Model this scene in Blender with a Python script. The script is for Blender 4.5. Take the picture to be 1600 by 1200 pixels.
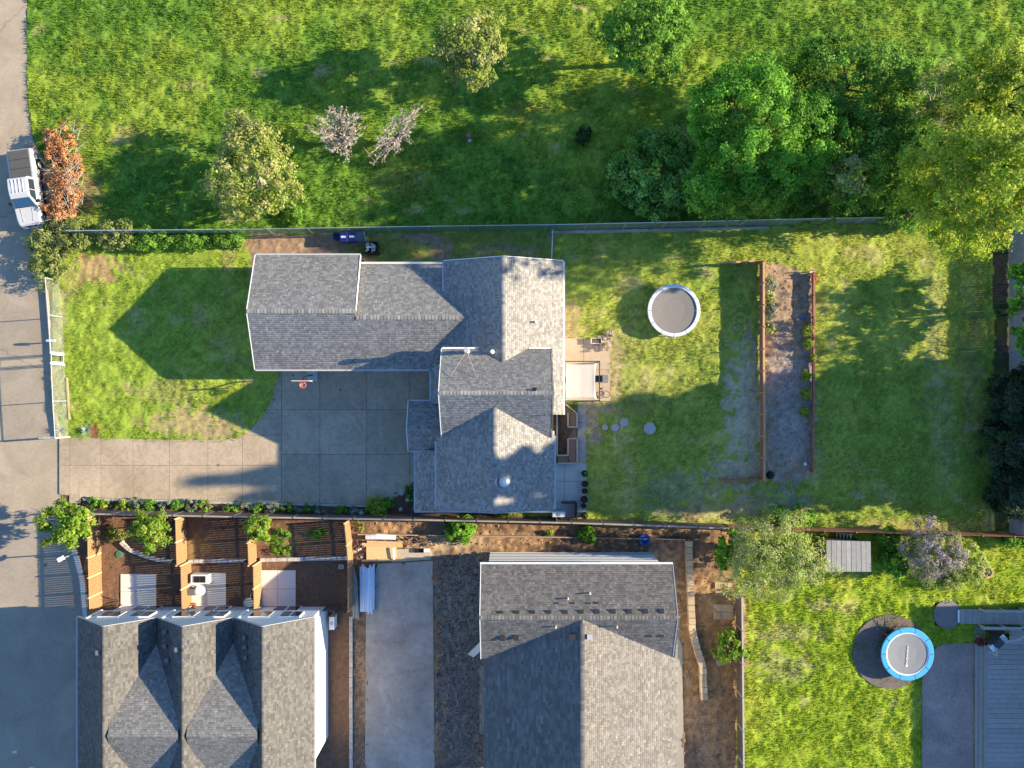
import bpy, math, random
import numpy as np
from mathutils import Vector, Matrix

for _o in list(bpy.data.objects):
    bpy.data.objects.remove(_o)
scene = bpy.context.scene
C = scene.collection
rnd = random.Random(7)
R = np.random.default_rng(11)

# ------------------------------------------------------------------ camera, sky, sun, exposure
CAM_H = 58.0          # drone height in metres
PPM = 20.0            # photo pixels per metre on the ground
NX, NY = 800.0, 620.0 # nadir in the photograph
cam_d = bpy.data.cameras.new('camera')
cam_d.sensor_width = 36.0
cam_d.lens = 36.0 * CAM_H / (1600.0 / PPM)
cam_d.shift_y = 20.0 / 1600.0
cam_d.clip_end = 2000.0
cam = bpy.data.objects.new('camera', cam_d)
C.objects.link(cam)
cam.location = (0, 0, CAM_H)
scene.camera = cam

SUN_EL, SUN_AZ = 20.5, 4.0      # elevation, degrees from +X towards +Y
w = bpy.data.worlds.new('World'); scene.world = w; w.use_nodes = True
nt = w.node_tree; nt.nodes.clear()
sky = nt.nodes.new('ShaderNodeTexSky'); sky.sky_type = 'NISHITA'; sky.sun_disc = False
sky.sun_elevation = math.radians(SUN_EL); sky.sun_rotation = math.radians(90 - SUN_AZ)
sky.ozone_density = 6.0; sky.dust_density = 0.1; sky.air_density = 1.0
bg = nt.nodes.new('ShaderNodeBackground'); bg.inputs['Strength'].default_value = 0.115
wo = nt.nodes.new('ShaderNodeOutputWorld')
nt.links.new(sky.outputs[0], bg.inputs['Color']); nt.links.new(bg.outputs[0], wo.inputs['Surface'])

sl = bpy.data.lights.new('sun', 'SUN'); sl.energy = 4.9; sl.angle = math.radians(0.5); sl.color = (1.0, 0.84, 0.58)
so = bpy.data.objects.new('sun', sl); C.objects.link(so)
_e, _a = math.radians(SUN_EL), math.radians(SUN_AZ)
sund = Vector((math.cos(_e) * math.cos(_a), math.cos(_e) * math.sin(_a), math.sin(_e)))
so.rotation_euler = sund.to_track_quat('Z', 'Y').to_euler()
so.location = sund * 120
scene.view_settings.view_transform = 'Standard'; scene.view_settings.look = 'None'
scene.view_settings.gamma = 1.0; scene.view_settings.use_curve_mapping = False
scene.view_settings.exposure = 1.5

# ------------------------------------------------------------------ helpers
def g(px, py, z=0.0):
    """plan position (pixels of the ground plane) -> world"""
    return Vector(((px - NX) / PPM, -(py - NY) / PPM, z))
def im(px, py, z=0.0):
    """a point seen at px,py that is z metres above the ground -> world"""
    s = 1 - z / CAM_H
    return Vector(((px - NX) * s / PPM, -(py - NY) * s / PPM, z))

def lin(h):
    h = h.lstrip('#'); o = []
    for i in (0, 2, 4):
        c = int(h[i:i+2], 16) / 255
        o.append(c / 12.92 if c <= .04045 else ((c + .055) / 1.055) ** 2.4)
    return tuple(o)

MATS = {}
def mat(name, col=(.5, .5, .5), rough=.75, metal=0.0, var=.18, scale=3.0, bump=.0, bscale=30.0, attr=False,
        trans=0.0, spec=.3, orand=0.0, coat=0.0, big=0.0, vein=0.0, spots=0.0, crack=0.0):
    if name in MATS: return MATS[name]
    m = bpy.data.materials.new(name); m.use_nodes = True; n = m.node_tree; L = n.links
    bs = n.nodes['Principled BSDF']; out = n.nodes['Material Output']
    bs.inputs['Roughness'].default_value = rough; bs.inputs['Metallic'].default_value = metal
    bs.inputs['Specular IOR Level'].default_value = spec
    if coat: bs.inputs['Coat Weight'].default_value = coat
    tc = n.nodes.new('ShaderNodeTexCoord')
    if attr:
        at = n.nodes.new('ShaderNodeAttribute'); at.attribute_name = 'Col'; colsock = at.outputs['Color']
    else:
        rg = n.nodes.new('ShaderNodeRGB'); rg.outputs[0].default_value = (*col, 1); colsock = rg.outputs[0]
    def mul(colsock, fac_sock, lo, hi):
        mr = n.nodes.new('ShaderNodeMapRange'); mr.inputs['To Min'].default_value = lo; mr.inputs['To Max'].default_value = hi
        mr.inputs['From Min'].default_value = .25; mr.inputs['From Max'].default_value = .75
        L.new(fac_sock, mr.inputs['Value'])
        vm = n.nodes.new('ShaderNodeVectorMath'); vm.operation = 'SCALE'
        L.new(colsock, vm.inputs[0]); L.new(mr.outputs[0], vm.inputs['Scale'])
        return vm.outputs[0]
    if var > 0:
        nz = n.nodes.new('ShaderNodeTexNoise'); nz.inputs['Scale'].default_value = scale
        nz.inputs['Detail'].default_value = 6; nz.inputs['Roughness'].default_value = .65
        L.new(tc.outputs['Object'], nz.inputs['Vector'])
        colsock = mul(colsock, nz.outputs['Fac'], 1 - var, 1 + var)
    if big > 0:
        nb = n.nodes.new('ShaderNodeTexNoise'); nb.inputs['Scale'].default_value = .35
        nb.inputs['Detail'].default_value = 4; nb.inputs['Distortion'].default_value = .8
        L.new(tc.outputs['Object'], nb.inputs['Vector'])
        colsock = mul(colsock, nb.outputs['Fac'], 1 - big, 1 + big)
    if vein > 0:      # cloudy trowel marks and efflorescence
        nv = n.nodes.new('ShaderNodeTexNoise'); nv.inputs['Scale'].default_value = .9; nv.inputs['Detail'].default_value = 9
        nv.inputs['Roughness'].default_value = .72; nv.inputs['Distortion'].default_value = 1.6
        L.new(tc.outputs['Object'], nv.inputs['Vector'])
        s1 = n.nodes.new('ShaderNodeMath'); s1.operation = 'SUBTRACT'; s1.inputs[1].default_value = .5; L.new(nv.outputs['Fac'], s1.inputs[0])
        s2 = n.nodes.new('ShaderNodeMath'); s2.operation = 'ABSOLUTE'; L.new(s1.outputs[0], s2.inputs[0])
        mr = n.nodes.new('ShaderNodeMapRange'); mr.inputs['From Max'].default_value = .09; mr.inputs['To Min'].default_value = 1 + vein; mr.inputs['To Max'].default_value = 1 - vein * .35
        L.new(s2.outputs[0], mr.inputs['Value'])
        vm = n.nodes.new('ShaderNodeVectorMath'); vm.operation = 'SCALE'; L.new(colsock, vm.inputs[0]); L.new(mr.outputs[0], vm.inputs['Scale']); colsock = vm.outputs[0]
    if spots > 0:     # drips of oil
        vo = n.nodes.new('ShaderNodeTexVoronoi'); vo.inputs['Scale'].default_value = spots; L.new(tc.outputs['Object'], vo.inputs['Vector'])
        mr = n.nodes.new('ShaderNodeMapRange'); mr.inputs['From Min'].default_value = .025; mr.inputs['From Max'].default_value = .07; mr.inputs['To Min'].default_value = .35; mr.inputs['To Max'].default_value = 1
        L.new(vo.outputs['Distance'], mr.inputs['Value'])
        vm = n.nodes.new('ShaderNodeVectorMath'); vm.operation = 'SCALE'; L.new(colsock, vm.inputs[0]); L.new(mr.outputs[0], vm.inputs['Scale']); colsock = vm.outputs[0]
    if crack > 0:     # hairline cracks
        nd = n.nodes.new('ShaderNodeTexNoise'); nd.inputs['Scale'].default_value = 1.5; L.new(tc.outputs['Object'], nd.inputs['Vector'])
        va = n.nodes.new('ShaderNodeVectorMath'); va.operation = 'MULTIPLY_ADD'; va.inputs[1].default_value = (.9, .9, .9); L.new(nd.outputs['Color'], va.inputs[0]); L.new(tc.outputs['Object'], va.inputs[2])
        vo = n.nodes.new('ShaderNodeTexVoronoi'); vo.feature = 'DISTANCE_TO_EDGE'; vo.inputs['Scale'].default_value = crack; L.new(va.outputs[0], vo.inputs['Vector'])
        mr = n.nodes.new('ShaderNodeMapRange'); mr.inputs['From Min'].default_value = .002; mr.inputs['From Max'].default_value = .008; mr.inputs['To Min'].default_value = .80; mr.inputs['To Max'].default_value = 1
        L.new(vo.outputs['Distance'], mr.inputs['Value'])
        vm = n.nodes.new('ShaderNodeVectorMath'); vm.operation = 'SCALE'; L.new(colsock, vm.inputs[0]); L.new(mr.outputs[0], vm.inputs['Scale']); colsock = vm.outputs[0]
    if orand > 0:
        oi = n.nodes.new('ShaderNodeObjectInfo')
        mr = n.nodes.new('ShaderNodeMapRange'); mr.inputs['To Min'].default_value = 1 - orand; mr.inputs['To Max'].default_value = 1 + orand
        L.new(oi.outputs['Random'], mr.inputs['Value'])
        vm = n.nodes.new('ShaderNodeVectorMath'); vm.operation = 'SCALE'
        L.new(colsock, vm.inputs[0]); L.new(mr.outputs[0], vm.inputs['Scale']); colsock = vm.outputs[0]
    L.new(colsock, bs.inputs['Base Color'])
    if bump > 0:
        nb2 = n.nodes.new('ShaderNodeTexNoise'); nb2.inputs['Scale'].default_value = bscale; nb2.inputs['Detail'].default_value = 5
        L.new(tc.outputs['Object'], nb2.inputs['Vector'])
        bp = n.nodes.new('ShaderNodeBump'); bp.inputs['Strength'].default_value = bump; bp.inputs['Distance'].default_value = .03
        L.new(nb2.outputs['Fac'], bp.inputs['Height']); L.new(bp.outputs[0], bs.inputs['Normal'])
    if trans > 0:
        tr = n.nodes.new('ShaderNodeBsdfTranslucent'); L.new(colsock, tr.inputs['Color'])
        mx = n.nodes.new('ShaderNodeMixShader'); mx.inputs[0].default_value = trans
        L.new(bs.outputs[0], mx.inputs[1]); L.new(tr.outputs[0], mx.inputs[2]); L.new(mx.outputs[0], out.inputs['Surface'])
    MATS[name] = m
    return m

def chainlink(name, col, cell, wire):
    """woven wire: real holes in a diamond grid"""
    m = bpy.data.materials.new(name); m.use_nodes = True; n = m.node_tree; L = n.links
    bs = n.nodes['Principled BSDF']; out = n.nodes['Material Output']
    bs.inputs['Base Color'].default_value = (*col, 1); bs.inputs['Roughness'].default_value = .5
    tc = n.nodes.new('ShaderNodeTexCoord'); sp = n.nodes.new('ShaderNodeSeparateXYZ'); L.new(tc.outputs['UV'], sp.inputs[0])
    def mth(op, a, b):
        k = n.nodes.new('ShaderNodeMath'); k.operation = op
        for i, v in enumerate((a, b)):
            if v is None: continue
            if isinstance(v, (int, float)): k.inputs[i].default_value = v
            else: L.new(v, k.inputs[i])
        return k.outputs[0]
    u = mth('DIVIDE', sp.outputs[0], cell); v = mth('DIVIDE', sp.outputs[1], cell)
    a = mth('FRACT', mth('ADD', u, v), None); b = mth('FRACT', mth('SUBTRACT', u, v), None)
    k = mth('MAXIMUM', mth('LESS_THAN', a, wire), mth('LESS_THAN', b, wire))
    tr = n.nodes.new('ShaderNodeBsdfTransparent'); mx = n.nodes.new('ShaderNodeMixShader')
    L.new(k, mx.inputs[0]); L.new(tr.outputs[0], mx.inputs[1]); L.new(bs.outputs[0], mx.inputs[2]); L.new(mx.outputs[0], out.inputs['Surface'])
    return m

def root_loc(o):
    while o.parent is not None: o = o.parent
    return Vector(o.location)

def tag(o, label=None, cat=None, group=None, kind=None):
    if label: o['label'] = label
    if cat: o['category'] = cat
    if group: o['group'] = group
    if kind: o['kind'] = kind
    return o

def thing(name, label, cat, loc=(0, 0, 0), group=None):
    o = bpy.data.objects.new(name, None); o.empty_display_size = .3
    C.objects.link(o); o.location = loc
    return tag(o, label, cat, group)

class MB:
    """collects shapes in world coordinates; build() makes ONE mesh object"""
    def __init__(s): s.v = []; s.f = []
    def quad(s, *p):
        b = len(s.v); s.v += [tuple(q) for q in p]; s.f.append(tuple(range(b, b + len(p)))); return s
    def hexa(s, p):                      # 8 points: 0-3 bottom ccw, 4-7 top ccw
        b = len(s.v); s.v += [tuple(q) for q in p]
        for q in ((3, 2, 1, 0), (4, 5, 6, 7), (0, 1, 5, 4), (1, 2, 6, 5), (2, 3, 7, 6), (3, 0, 4, 7)):
            s.f.append(tuple(b + i for i in q))
        return s
    def box(s, c, d, rz=0.0, tilt=None):
        c = Vector(c); h = Vector(d) / 2
        M = Matrix.Rotation(rz, 3, 'Z')
        if tilt is not None: M = M @ Matrix.Rotation(tilt[0], 3, tilt[1])
        p = [c + M @ Vector((x * h.x, y * h.y, z * h.z)) for z in (-1, 1) for x, y in ((-1, -1), (1, -1), (1, 1), (-1, 1))]
        return s.hexa(p)
    def bar(s, a, b, wd, ht):            # box along a->b, horizontal width wd, height ht
        a = Vector(a); b = Vector(b); d = (b - a).normalized()
        u = d.cross(Vector((0, 0, 1)))
        if u.length < 1e-4: u = Vector((1, 0, 0))
        u.normalize(); v = u.cross(d); u *= wd / 2; v *= ht / 2
        return s.hexa([a - u - v, a + u - v, b + u - v, b - u - v, a - u + v, a + u + v, b + u + v, b - u + v])
    def prism(s, poly, z0, z1):          # poly ccw [(x,y)]
        n = len(poly); b = len(s.v)
        s.v += [(p[0], p[1], z0) for p in poly] + [(p[0], p[1], z1) for p in poly]
        s.f.append(tuple(b + i for i in reversed(range(n)))); s.f.append(tuple(b + n + i for i in range(n)))
        for i in range(n):
            j = (i + 1) % n; s.f.append((b + i, b + j, b + n + j, b + n + i))
        return s
    def tube(s, path, radii, n=8, cap=True):
        path = [Vector(p) for p in path]
        if isinstance(radii, (int, float)): radii = [radii] * len(path)
        b = len(s.v)
        for i, p in enumerate(path):
            d = (path[min(i + 1, len(path) - 1)] - path[max(i - 1, 0)]).normalized()
            u = d.cross(Vector((.31, .2, .93)))
            if u.length < 1e-3: u = d.cross(Vector((1, 0, 0)))
            u.normalize(); v = d.cross(u)
            for k in range(n):
                t = 2 * math.pi * k / n
                s.v.append(tuple(p + (u * math.cos(t) + v * math.sin(t)) * radii[i]))
        for i in range(len(path) - 1):
            for k in range(n):
                s.f.append((b + i * n + k, b + i * n + (k + 1) % n, b + (i + 1) * n + (k + 1) % n, b + (i + 1) * n + k))
        if cap:
            s.f.append(tuple(b + k for k in reversed(range(n)))); e = b + (len(path) - 1) * n
            s.f.append(tuple(e + k for k in range(n)))
        return s
    def lathe(s, c, prof, n=24, cap=True):     # prof [(r,z)]
        c = Vector(c); b = len(s.v)
        for r, z in prof:
            for k in range(n):
                t = 2 * math.pi * k / n
                s.v.append((c.x + r * math.cos(t), c.y + r * math.sin(t), c.z + z))
        for i in range(len(prof) - 1):
            for k in range(n):
                s.f.append((b + i * n + k, b + i * n + (k + 1) % n, b + (i + 1) * n + (k + 1) % n, b + (i + 1) * n + k))
        if cap:
            s.f.append(tuple(b + k for k in reversed(range(n)))); e = b + (len(prof) - 1) * n
            s.f.append(tuple(e + k for k in range(n)))
        return s
    def build(s, name, m, parent=None, smooth=False, bevel=0.0):
        off = root_loc(parent) if parent else Vector((0, 0, 0))
        me = bpy.data.meshes.new(name)
        me.from_pydata([(p[0] - off.x, p[1] - off.y, p[2] - off.z) for p in s.v], [], s.f)
        me.materials.append(m if not isinstance(m, str) else MATS[m])
        if smooth: me.polygons.foreach_set('use_smooth', [True] * len(me.polygons))
        me.update()
        o = bpy.data.objects.new(name, me); C.objects.link(o)
        if parent: o.parent = parent
        if bevel > 0:
            bm = o.modifiers.new('bevel', 'BEVEL'); bm.width = bevel; bm.segments = 2; bm.limit_method = 'ANGLE'
        return o

def np_mesh(name, V, F, cols, m, parent=None, kind=None):
    """V (n,3), F (k,3|4) ints, cols (n,3) linear colours per vertex -> one object"""
    V = np.asarray(V, np.float32).copy(); F = np.asarray(F, np.int32); k = F.shape[1]
    if parent is not None: V -= np.array(root_loc(parent), np.float32)
    me = bpy.data.meshes.new(name)
    me.vertices.add(len(V)); me.vertices.foreach_set('co', V.ravel())
    me.loops.add(F.size); me.loops.foreach_set('vertex_index', F.ravel())
    me.polygons.add(len(F)); me.polygons.foreach_set('loop_start', np.arange(0, F.size, k, dtype=np.int32))
    me.update(calc_edges=True)
    at = me.color_attributes.new('Col', 'FLOAT_COLOR', 'POINT')
    at.data.foreach_set('color', np.concatenate([cols, np.ones((len(cols), 1))], 1).astype(np.float32).ravel())
    me.materials.append(m)
    o = bpy.data.objects.new(name, me); C.objects.link(o)
    if parent is not None: o.parent = parent
    if kind: o['kind'] = kind
    return o

_ng = {}
def vn(x, y, wl, seed):
    """value noise 0..1 with wavelength wl metres"""
    if seed not in _ng: _ng[seed] = np.random.default_rng(seed + 100).random((257, 257))
    G = _ng[seed]; X = x / wl + 64.3 + seed; Y = y / wl + 64.7 + seed * 1.7
    xi = np.floor(X).astype(int); yi = np.floor(Y).astype(int); fx = X - xi; fy = Y - yi
    fx = fx * fx * (3 - 2 * fx); fy = fy * fy * (3 - 2 * fy)
    a = G[xi % 256, yi % 256]; b = G[(xi + 1) % 256, yi % 256]; c = G[xi % 256, (yi + 1) % 256]; d = G[(xi + 1) % 256, (yi + 1) % 256]
    return a * (1 - fx) * (1 - fy) + b * fx * (1 - fy) + c * (1 - fx) * fy + d * fx * fy
def fbm(x, y, wl, seed, oc=4):
    t = 0; am = 1; s = 0
    for i in range(oc):
        t = t + am * vn(x, y, wl / 2 ** i, seed + i * 13); s += am; am *= .55
    return t / s
def inpoly(x, y, poly):
    r = np.zeros(x.shape, bool); n = len(poly)
    for i in range(n):
        x1, y1 = poly[i]; x2, y2 = poly[(i + 1) % n]
        if y1 == y2: continue
        c = ((y1 > y) != (y2 > y)) & (x < (x2 - x1) * (y - y1) / (y2 - y1) + x1)
        r ^= c
    return r

# ------------------------------------------------------------------ shared materials
FOL = mat('foliage', attr=True, rough=.62, var=.12, scale=1.2, trans=.42, spec=.2)
NEED = mat('bark_litter', attr=True, rough=.85, var=.15, scale=4, trans=.05)
GROUND = mat('ground_soil_and_turf', attr=True, rough=.95, var=.16, scale=14, bump=.35, bscale=26, spec=.1)
SHING = mat('asphalt_shingle', attr=True, rough=.9, var=.14, scale=9, spec=.1, big=.09)
CONC = mat('concrete_tan', (.36, .285, .20), .85, var=.10, scale=2.2, bump=.12, bscale=60, orand=.06, big=.16, vein=.16, spots=.45)
CONC_L = mat('concrete_pale', (.66, .63, .58), .8, var=.06, scale=5, orand=.03, big=.06)
CONC_G = mat('concrete_grey', (.33, .295, .255), .85, var=.14, scale=2.0, bump=.15, orand=.04, big=.24, vein=.12, spots=.35)
STREET = mat('street_paving', (.35, .285, .205), .9, var=.12, scale=6, bump=.15, bscale=50, big=.18, vein=.07, spots=.3, crack=.07)
ASPH = mat('asphalt_worn', (.29, .245, .19), .9, var=.12, scale=7, bump=.15, bscale=50, big=.16, vein=.07, spots=.3)
GRAV = mat('gravel_grey', (.2, .19, .18), .95, var=.45, scale=9, bump=.9, bscale=22)
SIDING = mat('siding_pale', (.58, .57, .55), .7, var=.05, bump=.05)
SIDING_G = mat('siding_grey', (.30, .32, .35), .7, var=.06)
TRIM = mat('trim_white', (.78, .77, .74), .55, var=.04)
GUTTER = mat('gutter_metal', (.42, .42, .42), .45, var=.05)
WOOD = mat('wood_cedar', (.34, .195, .095), .8, var=.22, scale=5, bump=.2, orand=.10)
WOOD_D = mat('wood_weathered_dark', (.13, .095, .075), .85, var=.25, scale=5, orand=.12)
WOOD_R = mat('wood_redwood', (.34, .15, .085), .8, var=.2, scale=5, orand=.08)
WOOD_P = mat('wood_new_pale', (.50, .37, .23), .75, var=.15, scale=6, orand=.08)
BARK = mat('bark', (.14, .10, .075), .9, var=.3, scale=8, bump=.4)
TWIG = mat('twig_grey', (.36, .31, .27), .85, var=.2, scale=8)
BLACK = mat('black_plastic', (.018, .018, .02), .5, var=.1)
DARKM = mat('dark_metal', (.06, .06, .065), .45, metal=.3, var=.1)
STEEL = mat('galvanised_steel', (.55, .56, .56), .4, metal=.6, var=.08)
WHITEP = mat('white_paint', (.50, .50, .49), .35, var=.03, coat=.4, spec=.5)
GLASS = mat('dark_glass', (.02, .035, .05), .08, var=.0, spec=.8)
BLOCK = mat('wall_block_grey', (.46, .43, .39), .9, var=.18, scale=6, bump=.3, orand=.12)
STONE = mat('flagstone_grey', (.38, .39, .38), .9, var=.2, scale=8, bump=.3)
# ------------------------------------------------------------------ ground: one sheet, split by what covers it
far = MB().quad(g(-6000, 6000, -.6), g(8000, 6000, -.6), g(8000, -5000, -.6), g(-6000, -5000, -.6)).build('ground', mat('far_turf', (.08, .11, .03), .95, var=.4, scale=.2))
tag(far, kind='structure')

STEP = .135
xs = np.arange(-46.5, 48.5, STEP); ys = np.arange(-37.5, 39.5, STEP)
GX, GY = np.meshgrid(xs, ys)                      # world
wpx = GX * PPM + NX; wpy = -GY * PPM + NY          # plan pixels
jx = (fbm(GX, GY, 1.4, 3) - .5) * 16; jy = (fbm(GX, GY, 1.4, 9) - .5) * 16
ax, ay = wpx + jx, wpy + jy                        # natural (wavy) boundaries
P_FIELD, P_LAWN, P_STRIP, P_BACK, P_BED, P_MULCH, P_YARD, P_DIRT, P_SE, P_HARD, P_SIDE = range(11)
FENCE_N = [(-200, 372), (100, 370), (400, 368), (600, 364), (860, 361), (1000, 358), (1200, 353), (1340, 350), (1577, 347), (2000, 345)]
FENCE_S = [(150, 797), (400, 802), (650, 806), (900, 811), (1130, 819), (1275, 824), (1600, 833), (1800, 839)]
Z = np.full(GX.shape, P_FIELD)
below_n = wpy > np.interp(wpx, [p[0] for p in FENCE_N], [p[1] for p in FENCE_N])
below_s = wpy > np.interp(wpx, [p[0] for p in FENCE_S], [p[1] for p in FENCE_S])
Z[below_n & (wpx < 640)] = P_LAWN
Z[below_n & (wpx >= 640)] = P_BACK
Z[inpoly(ax, ay, [(392, 366), (700, 364), (868, 362), (868, 440), (392, 440)])] = P_STRIP
DRIVE = [(93, 684), (330, 688), (352, 687), (375, 681), (395, 668), (410, 650), (424, 625), (432, 600), (436, 570), (712, 570), (712, 720), (652, 735),
         (647, 752), (632, 769), (605, 783), (570, 788), (400, 784), (130, 777), (93, 772)]
Z[inpoly(ax, ay, [(100, 760), (580, 780), (640, 740), (705, 740), (705, 800), (870, 806), (870, 818), (100, 800)])] = P_MULCH
Z[below_s & (wpx < 546)] = P_YARD
Z[below_s & (wpx >= 546) & (wpx < 1152)] = P_DIRT
Z[below_s & (wpx >= 1152)] = P_SE
Z[inpoly(wpx, wpy, [(866, 632), (902, 632), (902, 722), (866, 722)])] = P_MULCH
Z[inpoly(ax, ay, [(1196, 408), (1250, 424), (1272, 428), (1272, 742), (1225, 756), (1196, 750)])] = P_BED
Z[(wpx > 1577) & below_n & ~below_s] = P_SIDE
Z[below_n & ~below_s & (ax > 1552) & (wpx <= 1577)] = P_SIDE
hard = inpoly(wpx, wpy, [(96, 688), (330, 692), (375, 686), (410, 655), (428, 630), (437, 600), (440, 575), (700, 575), (640, 752), (600, 779), (570, 784), (130, 773), (96, 768)])
STREET_P = [(-600, -300), (40, -300), (42, 150), (50, 215), (78, 270), (82, 340), (58, 372), (72, 440), (80, 540), (85, 640), (93, 684), (95, 772), (100, 800), (-600, 800)]
street_in = inpoly(wpx, wpy, STREET_P)
asph_in = inpoly(wpx, wpy, [(-600, 800), (100, 800), (112, 848), (128, 905), (133, 970), (133, 1700), (-600, 1700)])
for _q in ([(878, 530), (951, 532), (951, 625), (878, 625)], [(903, 634), (914, 634), (914, 721), (903, 721)], [(864, 725), (914, 725), (914, 806), (864, 806)], [(191, 899), (242, 899), (242, 946), (191, 946)], [(299, 897), (351, 897), (351, 946), (299, 946)], [(408, 893), (460, 893), (460, 945), (408, 945)], [(1036, 965), (1048, 975), (1064, 1015), (1066, 1300), (1034, 1300)], [(1462 + 16 * 0, 943), (1498, 943), (1498, 977), (1462, 977)]):
    hard = hard | inpoly(wpx, wpy, _q)
hard = hard | inpoly(wpx, wpy, [(588, 884), (674, 880), (678, 1300), (574, 1300), (576, 950)]) | inpoly(wpx, wpy, [(616, 861), (670, 859), (672, 872), (614, 875)]) | inpoly(wpx, wpy, [(1462, 1016), (1480, 1009), (1519, 1007), (1519, 1300), (1443, 1300), (1443, 1060)])
Z[hard | street_in | asph_in] = P_HARD

n1 = fbm(GX, GY, .55, 21, 3); n2 = fbm(GX, GY, 2.4, 31, 3); n3 = fbm(GX, GY, 9, 41, 3); n4 = fbm(GX, GY, .30, 51, 2)
amp = np.select([Z == P_FIELD, Z == P_LAWN, Z == P_BACK, Z == P_STRIP, Z == P_BED, Z == P_MULCH, Z == P_YARD, Z == P_DIRT, Z == P_SE, Z == P_SIDE],
                [.155, .115, .105, .13, .18, .09, .07, .22, .14, .12], 0)
HT = (n1 - .5) * amp * .9 + (n4 - .5) * amp * .65 + (n2 - .5) * amp * .6
verge = np.clip(1 - (wpx - 82) / 170, 0, 1) * np.clip((wpy - 372) / 30, 0, 1) * np.clip((682 - wpy) / 40, 0, 1)
verge = np.where(wpx < 82, 0, verge); HT = HT + .24 * verge
HT = np.where(Z == P_HARD, -.35, HT)

def mixc(a, b, t): return a * (1 - t[..., None]) + np.array(b) * t[..., None]
def sm(t, lo, hi): 
    t = np.clip((t - lo) / (hi - lo), 0, 1); return t * t * (3 - 2 * t)
COL = np.zeros(GX.shape + (3,)); COL[:] = (.135, .25, .03)
yel = sm(n3 * .6 + n2 * .4, .42, .62)
COL = mixc(COL, (.31, .37, .045), yel * .6)
COL = mixc(COL, (.08, .16, .025), sm(n1, .5, .75) * .45)
m = (Z == P_LAWN); COL[m] = mixc(mixc(np.tile((.25, .335, .045), (m.sum(), 1)), (.36, .40, .06), yel[m] * .55), (.40, .33, .14), sm(n2[m], .66, .82) * .5)
m = (Z == P_BACK); COL[m] = mixc(mixc(np.tile((.24, .32, .05), (m.sum(), 1)), (.40, .42, .08), yel[m] * .6), (.45, .38, .18), sm(n2[m], .64, .82) * .45)
m = (Z == P_SE); COL[m] = mixc(np.tile((.27, .36, .03), (m.sum(), 1)), (.42, .44, .07), yel[m] * .6)
m = (Z == P_STRIP); COL[m] = mixc(np.tile((.30, .22, .14), (m.sum(), 1)), (.20, .25, .05), sm(n2[m] + (wpx[m] - 560) / 900, .38, .6))
m = (Z == P_BED); COL[m] = mixc(np.tile((.36, .255, .17), (m.sum(), 1)), (.21, .14, .09), sm(n1[m], .45, .75) * .7)
m = (Z == P_MULCH); COL[m] = mixc(np.tile((.085, .055, .04), (m.sum(), 1)), (.15, .10, .065), n1[m])
m = (Z == P_YARD); COL[m] = mixc(np.tile((.20, .115, .07), (m.sum(), 1)), (.11, .065, .042), sm(n4[m], .35, .75) * .7)
m = (Z == P_DIRT); COL[m] = mixc(np.tile((.33, .20, .105), (m.sum(), 1)), (.17, .105, .065), sm(n2[m] * .6 + n1[m] * .4, .4, .7))
m = (Z == P_SIDE); COL[m] = mixc(np.tile((.10, .08, .06), (m.sum(), 1)), (.07, .10, .03), sm(n2[m], .4, .6))
m = (Z == P_HARD); COL[m] = (.08, .07, .06)

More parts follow.
